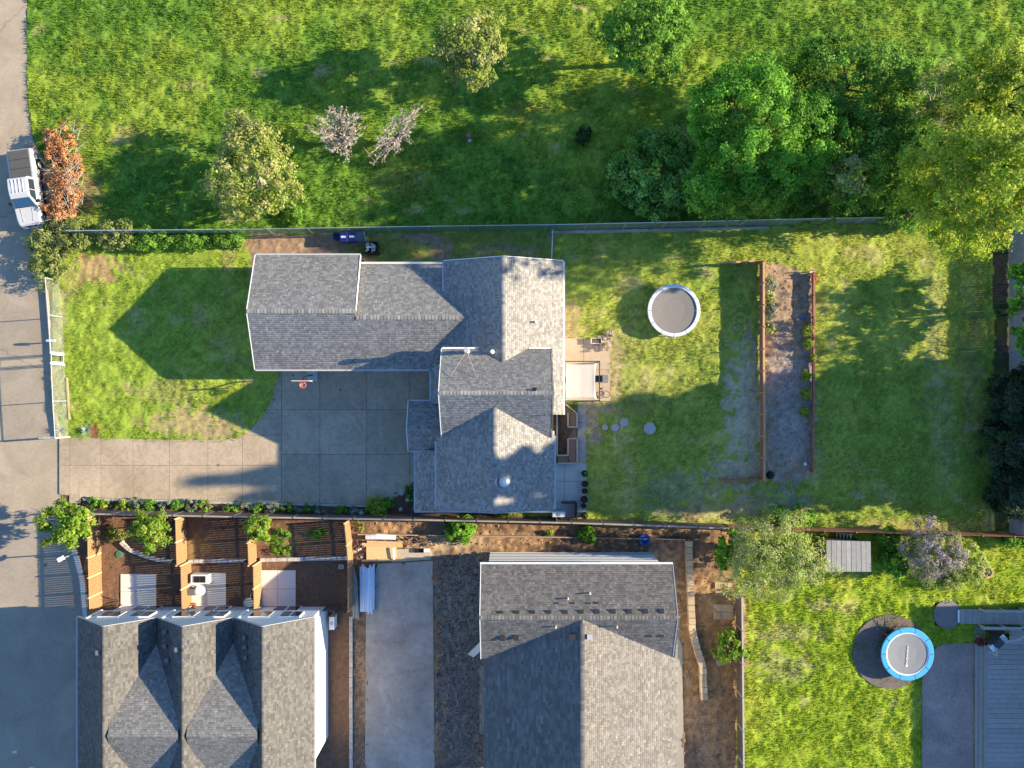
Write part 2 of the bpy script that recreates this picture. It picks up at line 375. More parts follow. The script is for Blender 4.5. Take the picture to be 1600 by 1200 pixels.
# worn, dry and bare places with a shape of their own: (px, py, rx, ry, colour, strength)
PATCH = [(148, 420, 38, 24, (.36, .23, .13), .85), (115, 440, 18, 30, (.30, .25, .10), .6), (300, 660, 70, 26, (.40, .29, .16), .75), (255, 612, 60, 22, (.33, .29, .12), .5), (150, 673, 12, 12, (.25, .10, .05), 1),
         (345, 672, 40, 14, (.38, .28, .16), .6), (92, 560, 14, 130, (.36, .33, .17), .7), (420, 382, 80, 12, (.33, .21, .14), .8), (490, 384, 70, 10, (.34, .22, .15), .9),
         (790, 392, 60, 12, (.27, .21, .13), .6), (620, 385, 50, 14, (.20, .22, .05), .7), (110, 290, 40, 90, (.20, .12, .06), .5),
         (140, 300, 22, 30, (.22, .15, .08), .7), (890, 515, 26, 60, (.38, .27, .15), .75), (960, 590, 16, 60, (.42, .32, .19), .9), (935, 640, 50, 14, (.40, .30, .18), .7),
         (925, 665, 14, 34, (.40, .30, .20), .9), (975, 560, 30, 60, (.30, .28, .10), .5), (1000, 610, 60, 40, (.29, .28, .09), .5), (1070, 560, 50, 60, (.25, .27, .06), .4),
         (1166, 650, 34, 125, (.48, .42, .29), .9), (1150, 735, 60, 26, (.44, .38, .26), .8), (1060, 765, 60, 30, (.33, .30, .20), .5), (1110, 800, 120, 14, (.42, .34, .20), .6),
         (1215, 790, 60, 24, (.34, .30, .22), .6), (1460, 520, 18, 150, (.34, .29, .17), .32), (1520, 540, 18, 150, (.24, .22, .13), .35), (1475, 680, 20, 100, (.34, .29, .18), .32),
         (1440, 820, 110, 12, (.38, .32, .12), .6), (905, 690, 12, 60, (.35, .28, .18), .5), (640, 285, 60, 30, (.26, .25, .05), .5), (815, 175, 30, 20, (.30, .28, .05), .6),
         (200, 210, 24, 16, (.34, .27, .10), .5), (1050, 215, 50, 16, (.22, .17, .12), .7), (1490, 180, 40, 24, (.20, .14, .09), .7), (1235, 640, 40, 120, (.34, .32, .29), .7),
         (1225, 990, 60, 20, (.34, .30, .14), .6), (1225, 1040, 60, 26, (.33, .30, .15), .5), (1285, 945, 26, 10, (.36, .30, .16), .6), (1110, 1010, 60, 120, (.30, .17, .07), .7),
         (780, 845, 180, 16, (.42, .27, .14), .7), (950, 850, 160, 22, (.17, .10, .07), .7), (1090, 860, 50, 60, (.17, .11, .075), .6), (690, 850, 50, 16, (.50, .36, .20), .8),
         (620, 845, 60, 14, (.12, .07, .05), .6), (450, 850, 30, 22, (.26, .17, .08), .6), (430, 845, 16, 22, (.14, .25, .03), .7), (495, 835, 14, 10, (.13, .24, .03), .7),
         (185, 835, 14, 10, (.20, .25, .05), .8), (305, 855, 24, 26, (.26, .19, .07), .6), (720, 950, 50, 100, (.24, .20, .16), .9), (720, 1100, 44, 120, (.20, .18, .16), .9), (1160, 1000, 7, 90, (.42, .27, .17), .9)]
_pr = random.Random(5)
for _k in range(46): PATCH.append((_pr.uniform(60, 1080), _pr.uniform(10, 345), _pr.uniform(8, 30), _pr.uniform(6, 18), (.08, .18, .025), _pr.uniform(.4, .8)))
for _k in range(34): PATCH.append((_pr.uniform(60, 1080), _pr.uniform(10, 345), _pr.uniform(6, 24), _pr.uniform(4, 12), (.40, .34, .15), _pr.uniform(.3, .65)))
for _k in range(26): PATCH.append((_pr.uniform(890, 1560), _pr.uniform(380, 800), _pr.uniform(6, 22), _pr.uniform(5, 16), (.42, .36, .18), _pr.uniform(.25, .6)))
for _k in range(14): PATCH.append((_pr.uniform(110, 400), _pr.uniform(400, 670), _pr.uniform(5, 18), _pr.uniform(4, 12), (.42, .34, .17), _pr.uniform(.25, .55)))
for _k in range(18): PATCH.append((_pr.uniform(1170, 1600), _pr.uniform(880, 1150), _pr.uniform(5, 20), _pr.uniform(4, 14), (.40, .36, .15), _pr.uniform(.25, .6)))
for (cx, cy, rx, ry, c, st) in PATCH:
    d = np.sqrt(((ax - cx) / rx) ** 2 + ((ay - cy) / ry) ** 2) + (n1 - .5) * 1.0 + (n4 - .5) * 1.3
    COL = mixc(COL, c, (1 - sm(d, .6, 1.1)) * st * (Z != P_HARD))
COLG = COL.copy()
# mowing wear runs in faint lanes over the back lawn
lane = (.5 + .5 * np.sin(wpx / 13.0 + n3 * 3)) * .16 + .9
COL = COL * np.where((Z == P_BACK) & (wpx > 1280), lane, 1.0)[..., None]
COL *= (.72 + .56 * n4)[..., None] * R.uniform(.82, 1.18, GX.shape)[..., None]

def zone_mesh(name, zs):
    cell = Z[:-1, :-1]; mk = np.isin(cell, zs); ii, jj = np.nonzero(mk)
    W = GX.shape[1]; a = ii * W + jj
    F = np.stack([a, a + 1, a + W + 1, a + W], 1)
    u, inv = np.unique(F, return_inverse=True)
    V = np.stack([GX.ravel()[u], GY.ravel()[u], HT.ravel()[u]], 1)
    o = np_mesh(name, V, inv.reshape(F.shape), COL.reshape(-1, 3)[u], GROUND, None, 'structure')
    o.data.polygons.foreach_set('use_smooth', np.ones(len(o.data.polygons), bool))
    return o
zone_mesh('field', [P_FIELD]); zone_mesh('front_lawn', [P_LAWN]); zone_mesh('side_yard', [P_STRIP]); zone_mesh('back_lawn', [P_BACK])
zone_mesh('garden_bed_soil', [P_BED]); zone_mesh('mulch_bed', [P_MULCH]); zone_mesh('townhouse_yard', [P_YARD]); zone_mesh('building_lot', [P_DIRT])
zone_mesh('neighbour_lawn', [P_SE]); zone_mesh('boundary_strip', [P_SIDE]); zone_mesh('subsoil', [P_HARD])

def ground_at(px, py):
    i = int(round(((-(py - NY) / PPM) - ys[0]) / STEP)); j = int(round((((px - NX) / PPM) - xs[0]) / STEP))
    return HT[max(0, min(i, HT.shape[0]-1)), max(0, min(j, HT.shape[1]-1))]

def grass(name, label, zs, per_m2, h0, h1, wd, lean):
    x0, x1, y0, y1 = xs[0], xs[-1], ys[0], ys[-1]
    N = int((x1 - x0) * (y1 - y0) * per_m2)
    x = R.uniform(x0, x1, N); y = R.uniform(y0, y1, N)
    j = np.clip(((x - x0) / STEP).round().astype(int), 0, len(xs) - 1); i = np.clip(((y - y0) / STEP).round().astype(int), 0, len(ys) - 1)
    c0 = COLG[i, j]; greenness = np.clip((c0[:, 1] - c0[:, 0] * .92) / .05, 0, 1)
    clump = fbm(x, y, .9, 77, 2)
    k = np.isin(Z[i, j], zs) & (R.random(N) < (.25 + .75 * greenness) * np.clip(clump * 2.2 - .25, .1, 1))
    x, y, i, j, c0, clump = x[k], y[k], i[k], j[k], c0[k], clump[k]; n = len(x)
    z = HT[i, j]; h = R.uniform(h0, h1, n) * (.6 + .9 * clump); t = R.uniform(0, 2 * np.pi, n); l = R.uniform(0, lean, n) * h
    ww = wd * R.uniform(.6, 1.4, n)
    ca, sa = np.cos(t), np.sin(t); t2 = R.uniform(0, 2 * np.pi, n)
    p0 = np.stack([x - ca * ww, y - sa * ww, z - .02], 1); p1 = np.stack([x + ca * ww, y + sa * ww, z - .02], 1)
    p2 = np.stack([x + np.cos(t2) * l, y + np.sin(t2) * l, z + h], 1)
    V = np.stack([p0, p1, p2], 1).reshape(-1, 3); F = np.arange(3 * n).reshape(-1, 3)
    br = R.uniform(.75, 1.3, n)[:, None]
    c = np.repeat(c0 * br * np.array([1.05, 1.08, .9]), 3, 0)
    o = np_mesh(name, V, F, c, FOL, None, 'stuff'); tag(o, label, 'grass')
grass('rough_grass', 'rough unmown green grass of the field north of the wire fence', [P_FIELD], 150, .06, .17, .036, .9)
grass('front_lawn_grass', 'bright mown grass of the front lawn beside the tan driveway', [P_LAWN], 260, .04, .10, .026, .9)
grass('back_lawn_grass', 'patchy mown grass of the back lawn around the white-rimmed trampoline', [P_BACK], 230, .04, .10, .026, .9)
grass('neighbour_lawn_grass', 'bright lime green grass around the blue-rimmed trampoline', [P_SE], 210, .05, .14, .032, .9)
grass('side_yard_grass', 'thin weeds in the dirt strip between house and wire fence', [P_STRIP, P_SIDE], 60, .03, .10, .03, .9)

# ------------------------------------------------------------------ paving
def sheet(name, pts, z, m, parent=None, th=.3):
    p = [tuple(g(*q)[:2]) for q in pts]
    A = sum(p[i][0] * p[(i + 1) % len(p)][1] - p[(i + 1) % len(p)][0] * p[i][1] for i in range(len(p)))
    if A < 0: p = p[::-1]
    o = MB().prism(p, z - th, z).build(name, m, parent)
    if parent is None: o['kind'] = 'structure'
    return o
sheet('street', STREET_P, -.05, STREET)
sheet('parking_court', [(-600, 800.5), (100, 800.5), (112, 848), (128, 905), (133, 970), (133, 1700), (-600, 1700)], -.06, ASPH)
kerb = MB()
for a, b in zip(STREET_P[7:10], STREET_P[8:11]): kerb.bar(g(a[0] + 2, a[1], .06), g(b[0] + 2, b[1], .06), .18, .34)
tag(kerb.build('kerb', CONC), kind='structure')
kerb = MB()
for a, b in (((113, 848), (128, 905)), ((128, 905), (134, 970)), ((134, 970), (136, 1300))): kerb.bar(g(a[0] + 2, a[1], .02), g(b[0] + 2, b[1], .02), .32, .4)
tag(kerb.build('court_kerb', mat('kerb_concrete', (.52, .5, .47), .85, var=.1)), kind='structure')

def clip(poly, ax_, v, keep_less):
    out = []
    for i in range(len(poly)):
        p, q = poly[i], poly[(i + 1) % len(poly)]
        ip = (p[ax_] <= v) == keep_less or p[ax_] == v; iq = (q[ax_] <= v) == keep_less or q[ax_] == v
        if ip: out.append(p)
        if ip != iq:
            t = (v - p[ax_]) / (q[ax_] - p[ax_]); out.append((p[0] + (q[0] - p[0]) * t, p[1] + (q[1] - p[1]) * t))
    return out
def slabs(poly, rects, z, m, parent, gap=.55):
    for (x0, x1, y0, y1) in rects:
        q = clip(clip(clip(clip(poly, 0, x0 + gap / 2, False), 0, x1 - gap / 2, True), 1, y0 + gap / 2, False), 1, y1 - gap / 2, True)
        if len(q) < 3: continue
        A = abs(sum(q[i][0] * q[(i + 1) % len(q)][1] - q[(i + 1) % len(q)][0] * q[i][1] for i in range(len(q)))) / 2
        if A < 25: continue
        sheet('slab', q, z + rnd.uniform(-.003, .003), m, parent, .12)
dr = sheet('driveway', DRIVE, -.02, mat('joint_dark', (.13, .11, .09), .95), None, .1)
xs1 = [90, 109, 158, 208, 265, 325, 379, 440]
rects = [(a, b, 680, 727) for a, b in zip(xs1, xs1[1:])] + [(a, b, 727, 800) for a, b in zip(xs1, xs1[1:])]
rects += [(90, 440, 560, 640), (90, 440, 640, 680)]
xs2 = [440, 500, 573, 640, 720]; ys2 = [560, 640, 710, 800]
rects += [(a, b, c, d) for a, b in zip(xs2, xs2[1:]) for c, d in zip(ys2, ys2[1:])]
slabs(DRIVE, rects, .03, CONC, dr)
sheet('driveway_border', [(130, 777.5), (400, 784.5), (575, 788.6), (575, 792), (400, 788.5), (130, 781.5)], .10, mat('border_concrete', (.40, .37, .34), .9, var=.15), None, .25)
MB().prism([tuple(g(x, y)[:2]) for x, y in ((109, 786), (126, 786), (127, 772), (109, 771))], -.1, .05).build('apron_pad', CONC)['kind'] = 'structure'

pt = sheet('patio', [(876, 528), (953, 530), (953, 627), (876, 627)], -.01, MATS['joint_dark'], None, .1)
TANP = mat('patio_tan', (.44, .345, .25), .85, var=.12, scale=2, bump=.1, orand=.03, big=.15)
slabs([(876, 528), (953, 530), (953, 627), (876, 627)], [(870, 912, 520, 578), (912, 960, 520, 578), (870, 912, 578, 640), (912, 960, 578, 640)], .03, TANP, pt, .5)
wk = sheet('garden_path', [(902, 632), (916, 632), (916, 723), (902, 723)], -.01, MATS['joint_dark'], None, .1)
slabs([(902.5, 632), (916, 632), (916, 723), (902.5, 723)], [(890, 930, 632, 660), (890, 930, 660, 692), (890, 930, 692, 723)], .02, CONC_G, wk, .5)
p2 = sheet('rear_patio', [(862, 723), (916, 723), (916, 808), (862, 808)], -.01, MATS['joint_dark'], None, .1)
slabs([(862, 723.5), (916, 723.5), (916, 808), (862, 808)], [(850, 882, 720, 752), (882, 930, 720, 752), (850, 882, 752, 783), (882, 930, 752, 783), (850, 930, 783, 810)], .03, mat('patio_pale_green', (.44, .47, .44), .85, var=.08, orand=.03), p2, .5)

for (x0, x1, y0, y1, s) in ((189, 244, 897, 948, 'v1'), (297, 353, 895, 948, 'v2'), (406, 462, 891, 947, 'v4')):
    p = sheet('townhouse_patio', [(x0, y0), (x1, y0), (x1, y1), (x0, y1)], 0.0, MATS['joint_dark'], None, .1)
    xm, ym = (x0 + x1) / 2, (y0 + y1) / 2 + 1
    rr = [(x0 - 1, x1 + 1, y0 - 1, ym), (x0 - 1, x1 + 1, ym, y1 + 1)] if s != 'v4' else [(a, b, c, d) for a, b in ((x0 - 1, xm), (xm, x1 + 1)) for c, d in ((y0 - 1, ym), (ym, y1 + 1))]
    slabs([(x0, y0), (x1, y0), (x1, y1), (x0, y1)], rr, .05, CONC_L, p, .5)
sheet('building_slab', [(590, 881), (676, 876), (680, 1300), (570, 1300), (572, 950)], .05, CONC_G)
cs = sheet('washout_slab', [(618, 858), (672, 856), (674, 874), (612, 878)], .07, mat('fresh_concrete', (.42, .35, .26), .9, var=.12), None, .1)
sheet('weed_cloth', [(1390 + 58 * math.cos(t * math.pi / 20) * (1 + .02 * math.sin(3 * t)), 1018 + 58 * math.sin(t * math.pi / 20)) for t in range(40)], .06, mat('weed_cloth_dark', (.16, .13, .12), .9, var=.2, bump=.4, bscale=6), None, .1)
sheet('gravel_pad', [(1480 + 21.5 * math.cos(t * math.pi / 16), 960 + 22.5 * math.sin(t * math.pi / 16)) for t in range(32)], .05, mat('paver_dark', (.22, .19, .175), .9, var=.3, scale=12, bump=.4), None, .1)
sheet('side_patio', [(1458, 1018), (1464, 1009), (1478, 1006), (1522, 1004), (1522, 1300), (1440, 1300), (1440, 1060)], .06, mat('patio_aggregate', (.31, .235, .20), .9, var=.35, scale=10, bump=.4, big=.25, vein=.1), None, .1)
# ------------------------------------------------------------------ roofs: real stepped shingle courses
def shingle_panel(parent, e0, e1, r0, base=(.27, .265, .26), expo=.19, tab=(.22, .42), t=.022, keep=None, var=.22, caps=None, name='shingles', deck=.12, dark=.0):
    e0, e1, r0 = Vector(e0), Vector(e1), Vector(r0)
    U = e1 - e0; wdt = U.length; U = U / wdt
    Vv = r0 - e0; Vv = Vv - U * Vv.dot(U); ln = Vv.length; Vv = Vv / ln
    Nn = U.cross(Vv)
    if Nn.z < 0: Nn = -Nn
    nc = max(1, int(round(ln / expo))); ex = ln / nc
    Vs = []; Cs = []
    u_, v_, n_ = np.array(U), np.array(Vv), np.array(Nn); o_ = np.array(e0)
    for i in range(nc):
        v0 = i * ex; v1 = min(ln, v0 + ex * 1.06); u = -rnd.uniform(0, tab[1])
        while u < wdt:
            wd = rnd.uniform(*tab); a = max(0, u); b = min(wdt, u + wd - .012); u += wd
            if b - a < .03: continue
            if keep is not None:
                pc = o_ + u_ * (a + b) / 2 + v_ * (v0 + ex / 2)
                if not keep(pc[0] * PPM + NX, -pc[1] * PPM + NY): continue
            h = t + rnd.uniform(0, t * .2)
            p = [o_ + u_ * a + v_ * v0 + n_ * h, o_ + u_ * b + v_ * v0 + n_ * h, o_ + u_ * b + v_ * v1 + n_ * .004, o_ + u_ * a + v_ * v1 + n_ * .004,
                 o_ + u_ * a + v_ * v0 - n_ * .01, o_ + u_ * b + v_ * v0 - n_ * .01]
            Vs += p; k = 1 + rnd.uniform(-var, var) + (.25 if rnd.random() < .08 else 0); tint = rnd.uniform(-.02, .02)
            Cs += [(base[0] * k * (1 + tint), base[1] * k, base[2] * k * (1 - tint))] * 6
    n = len(Vs) // 6; F = np.zeros((2 * n, 4), int); b6 = np.arange(n) * 6
    F[0::2] = np.stack([b6, b6 + 1, b6 + 2, b6 + 3], 1); F[1::2] = np.stack([b6 + 4, b6 + 5, b6 + 1, b6], 1)
    Vs = np.array(Vs); Cs = np.array(Cs)
    if keep is None and deck:          # sheathing under the courses
        d0, d1, d2, d3 = o_ - n_ * .004, o_ + u_ * wdt - n_ * .004, o_ + u_ * wdt + v_ * ln - n_ * .004, o_ + v_ * ln - n_ * .004
        B = np.array([d0, d1, d2, d3] + [q - n_ * deck for q in (d0, d1, d2, d3)]); s = len(Vs)
        Fb = np.array([(0, 1, 2, 3), (7, 6, 5, 4), (4, 5, 1, 0), (5, 6, 2, 1), (6, 7, 3, 2), (7, 4, 0, 3)]) + s
        Vs = np.concatenate([Vs, B]); Cs = np.concatenate([Cs, np.tile((.14, .13, .125), (8, 1))]); F = np.concatenate([F, Fb])
    return np_mesh(name, Vs, F, Cs, SHING, parent, 'stuff')

def ridge_caps(parent, a, b, wl, wr, base=(.225, .22, .212), z=.05):
    """a->b ridge line, wl/wr: down-slope vectors (length = half width of cap)"""
    a, b = Vector(a), Vector(b); d = b - a; n = max(1, int(d.length / .24)); V = []; Fc = []; Cl = []
    wl, wr = Vector(wl), Vector(wr)
    for i in range(n):
        p, q = a + d * (i / n), a + d * ((i + 1.08) / n); h0, h1 = Vector((0, 0, z + .02)), Vector((0, 0, z))
        s = len(V); V += [p + wl + h0, p + h0, q + h1, q + wl + h1, p + wr + h0, q + wr + h1]
        Fc += [(s, s + 1, s + 2, s + 3), (s + 1, s + 4, s + 5, s + 2)]
        k = 1 + rnd.uniform(-.3, .3); Cl += [tuple(c * k for c in base)] * 6
    np_mesh('ridge_cap', np.array([tuple(v) for v in V]), np.array(Fc), np.array(Cl), SHING, parent, 'stuff')

def gable_tri(mb, a, b, apex, th):
    """triangular wall infill between a and b up to apex; th = thickness vector"""
    a, b, apex, th = Vector(a), Vector(b), Vector(apex), Vector(th); s = len(mb.v)
    mb.v += [tuple(p) for p in (a, b, apex, a + th, b + th, apex + th)]
    mb.f += [(s, s + 1, s + 2), (s + 5, s + 4, s + 3), (s, s + 3, s + 4, s + 1), (s + 1, s + 4, s + 5, s + 2), (s + 2, s + 5, s + 3, s)]

def walls(parent, x0, x1, y0, y1, h, m, name='wall', z0=0.0):
    """four wall faces as separate parts"""
    t = 3.0
    for (a, b, c, d) in ((x0, x1, y0, y0 + t), (x0, x1, y1 - t, y1), (x0, x0 + t, y0 + t, y1 - t), (x1 - t, x1, y0 + t, y1 - t)):
        p = [tuple(g(*q)[:2]) for q in ((a, d), (b, d), (b, c), (a, c))]
        MB().prism(p, z0 - .05 if z0 == 0 else z0, h).build(name, m, parent)

def gutter(parent, a, b, m=GUTTER):
    MB().bar(a, b, .12, .10).build('gutter', m, parent)
def rake(parent, pts, m=TRIM):
    mb = MB()
    for a, b in zip(pts, pts[1:]): mb.bar(a, b, .05, .16)
    mb.build('rake_board', m, parent)

def box_vent(parent, px, py, z, m, s=.34, dz=.16, rz=0.0, name='roof_vent'):
    c = im(px, py, z)
    mb = MB(); h = s / 2
    lo = [c + Vector(v) for v in ((-h, -h, -.1), (h, -h, -.1), (h, h, -.1), (-h, h, -.1))]
    hi = [c + Vector(v) for v in ((-h * .8, -h * .8, dz), (h * .8, -h * .8, dz), (h * .8, h * .8, dz), (-h * .8, h * .8, dz))]
    mb.hexa(lo + hi); mb.box(c + Vector((0, 0, dz + .02)), (s * 1.05, s * 1.05, .04))
    mb.build(name, m, parent)
def pipe_vent(parent, px, py, z, m, r=.06, h=.4, name='vent_pipe'):
    c = im(px, py, z); MB().lathe(c, [(r * 2, -.05), (r * 1.6, .03), (r, .05), (r, h), (r * .8, h)], 12).build(name, m, parent)

# ------------------------------------------------------------------ the grey-roofed house in the middle
house = thing('house', 'large L-shaped house with grey shingle roofs in the middle of the lot', 'house', g(640, 600))
RB = (.225, .22, .214)
roof = MB().prism([tuple(g(*q)[:2]) for q in ((440, 560), (690, 560), (690, 520), (440, 520))], 2.6, 2.7).build('roof', WOOD_D, house)
RT = dict(base=RB, expo=.15, tab=(.13, .28), var=.26, t=.015)
# garage wing
shingle_panel(roof, g(420, 579.3, 3.05), g(576, 579.3, 3.05), g(420, 497, 4.74), **RT)
shingle_panel(roof, g(576, 579.3, 3.05), g(738, 579.3, 3.05), g(576, 505.7, 4.56), keep=lambda x, y: not (x > 684 and y > 573), **RT)
shingle_panel(roof, g(420, 410, 2.96), g(574, 410, 2.96), g(420, 497, 4.74), **RT)
shingle_panel(roof, g(574, 422, 2.845), g(738, 422, 2.845), g(574, 505.7, 4.56), **RT)
ridge_caps(roof, g(420, 497, 4.74), g(576, 497, 4.74), (0, .16, -.066), (0, -.16, -.066))
ridge_caps(roof, g(576, 505.7, 4.56), g(724, 505.7, 4.56), (0, .16, -.066), (0, -.16, -.066))
rake(roof, [g(419, 579.3, 3.0), g(419, 497, 4.69), g(419, 410, 2.91)]); rake(roof, [g(575.5, 499, 4.70), g(575.5, 410, 2.93)])
gutter(roof, g(420, 580.6, 3.0), g(681, 580.6, 3.0)); gutter(roof, g(420, 408.6, 2.9), g(575, 408.6, 2.9)); gutter(roof, g(575, 420.6, 2.8), g(698, 420.6, 2.8))
# north wing
shingle_panel(roof, g(700, 422, 3.76), g(700, 590, 3.76), g(787.4, 422, 5.55), **dict(RT, t=.0085))
shingle_panel(roof, g(874.7, 422, 3.76), g(874.7, 646, 3.76), g(787.4, 422, 5.55), **RT)
ridge_caps(roof, g(787.4, 422, 5.55), g(787.4, 572, 5.55), (-.16, 0, -.066), (.16, 0, -.066))
rake(roof, [g(700, 421, 3.71), g(787.4, 421, 5.5), g(874.7, 421, 3.71)])
gutter(roof, g(699, 422, 3.7), g(699, 552, 3.7)); gutter(roof, g(876, 422, 3.7), g(876, 646, 3.7), TRIM)
# upper cross gable
shingle_panel(roof, g(700, 551.3, 4.85), g(856, 551.3, 4.85), g(700, 614.7, 7.07), **RT)
shingle_panel(roof, g(700, 678, 4.85), g(856, 678, 4.85), g(700, 614.7, 7.07), **RT)
ridge_caps(roof, g(700, 614.7, 7.07), g(856, 614.7, 7.07), (0, .14, -.1), (0, -.14, -.1))
rake(roof, [g(699, 551.3, 4.8), g(699, 614.7, 7.02), g(699, 678, 4.8)]); rake(roof, [g(857, 551.3, 4.8), g(857, 614.7, 7.02), g(857, 678, 4.8)], WOOD_D)
gutter(roof, g(700, 550.2, 4.8), g(752, 550.2, 4.8), TRIM); gutter(roof, g(824, 550.2, 4.8), g(856, 550.2, 4.8), TRIM)
# south wing
shingle_panel(roof, g(691.4, 630, 4.66), g(691.4, 781, 4.66), g(776, 630, 6.39), keep=lambda x, y: x > 703 or y > 677, **dict(RT, t=.006))
shingle_panel(roof, g(860.7, 630, 4.66), g(860.7, 781, 4.66), g(776, 630, 6.39), keep=lambda x, y: x < 853 or y > 668, **RT)
ridge_caps(roof, g(776, 635, 6.39), g(776, 781, 6.39), (-.16, 0, -.066), (.16, 0, -.066))
rake(roof, [g(691.4, 782, 4.61), g(776, 782, 6.34), g(860.7, 782, 4.61)], SIDING_G)
gutter(roof, g(690.2, 684, 4.6), g(690.2, 781, 4.6)); gutter(roof, g(862, 676, 4.6), g(862, 781, 4.6))
# porch gable, link roof, low west roof, south skirt
shingle_panel(roof, g(647, 626.6, 2.95), g(708, 626.6, 2.95), g(647, 664.8, 3.86), **RT)
shingle_panel(roof, g(647, 699.6, 3.02), g(708, 699.6, 3.02), g(647, 664.8, 3.86), **RT)
ridge_caps(roof, g(647, 664.8, 3.86), g(706, 664.8, 3.86), (0, .14, -.066), (0, -.14, -.066))
rake(roof, [g(646, 626.6, 2.9), g(646, 664.8, 3.81), g(646, 699.6, 2.97)]); gutter(roof, g(647, 625.6, 2.9), g(700, 625.6, 2.9)); gutter(roof, g(647, 700.8, 2.95), g(694, 700.8, 2.95))
shingle_panel(roof, g(680, 572, 3.06), g(680, 630, 3.06), g(712, 572, 3.72), **RT)
gutter(roof, g(679, 580, 3.0), g(679, 625, 3.0))
shingle_panel(roof, g(656, 699, 2.75), g(656, 790, 2.75), g(706, 699, 3.75), keep=lambda x, y: y < 790 - (x - 656) * .3, **RT)
shingle_panel(roof, g(656, 790, 2.75), g(866, 790, 2.75), g(656, 774, 3.15), keep=lambda x, y: y > 790 - (x - 656) * .36, **RT)
gutter(roof, g(655, 701, 2.7), g(655, 790, 2.7)); gutter(roof, g(655, 791, 2.7), g(866, 791, 2.7))
# walls
walls(house, 426, 700, 420, 574, 2.95, SIDING); walls(house, 707, 868, 428, 556, 3.75, SIDING); walls(house, 707, 851, 557, 673, 4.85, SIDING); walls(house, 698, 855, 672, 777, 4.65, SIDING)
walls(house, 868, 872, 556, 644, 3.7, SIDING); walls(house, 664, 699, 706, 786, 2.75, SIDING)
mb = MB(); gable_tri(mb, g(426, 574, 2.9), g(426, 416, 2.9), g(426, 497, 4.6), (.15, 0, 0)); mb.build('gable_wall', SIDING, house)
mb = MB(); gable_tri(mb, g(707, 428, 3.7), g(868, 428, 3.7), g(787.4, 428, 5.4), (0, -.15, 0)); mb.build('gable_wall', SIDING, house)
mb = MB(); gable_tri(mb, g(707, 673, 4.8), g(707, 557, 4.8), g(707, 614.7, 6.9), (.15, 0, 0)); mb.build('gable_wall', SIDING, house)
mb = MB(); gable_tri(mb, g(851, 557, 4.8), g(851, 673, 4.8), g(851, 614.7, 6.9), (-.15, 0, 0)); mb.build('gable_wall', SIDING, house)
mb = MB(); gable_tri(mb, g(855, 777, 4.6), g(698, 777, 4.6), g(776, 777, 6.25), (0, .15, 0)); mb.build('gable_wall', SIDING, house)
mb = MB(); gable_tri(mb, g(652, 697, 2.9), g(652, 629, 2.9), g(652, 664.8, 3.75), (.1, 0, 0)); mb.build('gable_wall', SIDING, house)
for y in (634, 694): MB().box(g(655, y, 1.45), (.25, .25, 2.9)).build('porch_post', TRIM, house)
# garage doors (three) towards the drive, front door
for x in (470, 540, 610):
    d = MB().box(g(x, 575, 1.1), (2.7, .06, 2.2)).build('garage_door', TRIM, house)
    for k in range(4): MB().box(g(x, 576.2, .3 + k * .54), (2.6, .05, .48)).build('panel', TRIM, d)
fd = MB().box(g(706, 660, 1.05), (.08, .95, 2.1)).build('door', mat('door_dark', (.09, .05, .03), .5), house)
MB().box(g(703.5, 652, 1.0), (.06, .05, .12)).build('handle', STEEL, fd)
# things on the roofs
fl = MB(); c = g(737, 556, 4.4)
fl.lathe(c, [(.15, 0), (.15, 2.0), (.12, 2.01)], 16); f_ = fl.build('flue', mat('flue_metal', (.60, .57, .52), .5, var=.05), house)
MB().lathe(c, [(.13, 2.0), (.2, 2.04), (.2, 2.36), (.16, 2.42)], 18).build('flue_cap', mat('flue_cap_metal', (.42, .40, .37), .5, var=.08), f_)
ft = c + Vector((0, 0, 1.9)); st = MB()
for q in (im(704, 588, 6.35), im(745, 590, 6.4)): st.tube([ft, q], .012, 6)
st.build('flue_stay', GUTTER, f_)
MB().lathe(im(769, 550, 5.3), [(.16, -.2), (.16, .35), (.10, .42)], 14).build('roof_vent', TRIM, house)
c = im(788, 752, 6.05)
tv = MB().lathe(c, [(.28, -.25), (.28, .1), (.36, .14), (.40, .28), (.34, .42), (.16, .50)], 20).build('dome_vent', mat('dome_metal', (.5, .52, .55), .35, metal=.5), house)
for (x, y, z) in ((837, 503, 4.62), (862, 552, 4.0), (852, 714, 4.85)): pipe_vent(house, x, y, z, TRIM, .06, .3)
pipe_vent(house, 836, 609, 6.9, BLACK, .09, .25); pipe_vent(house, 851, 648.5, 5.9, BLACK, .04, .4)

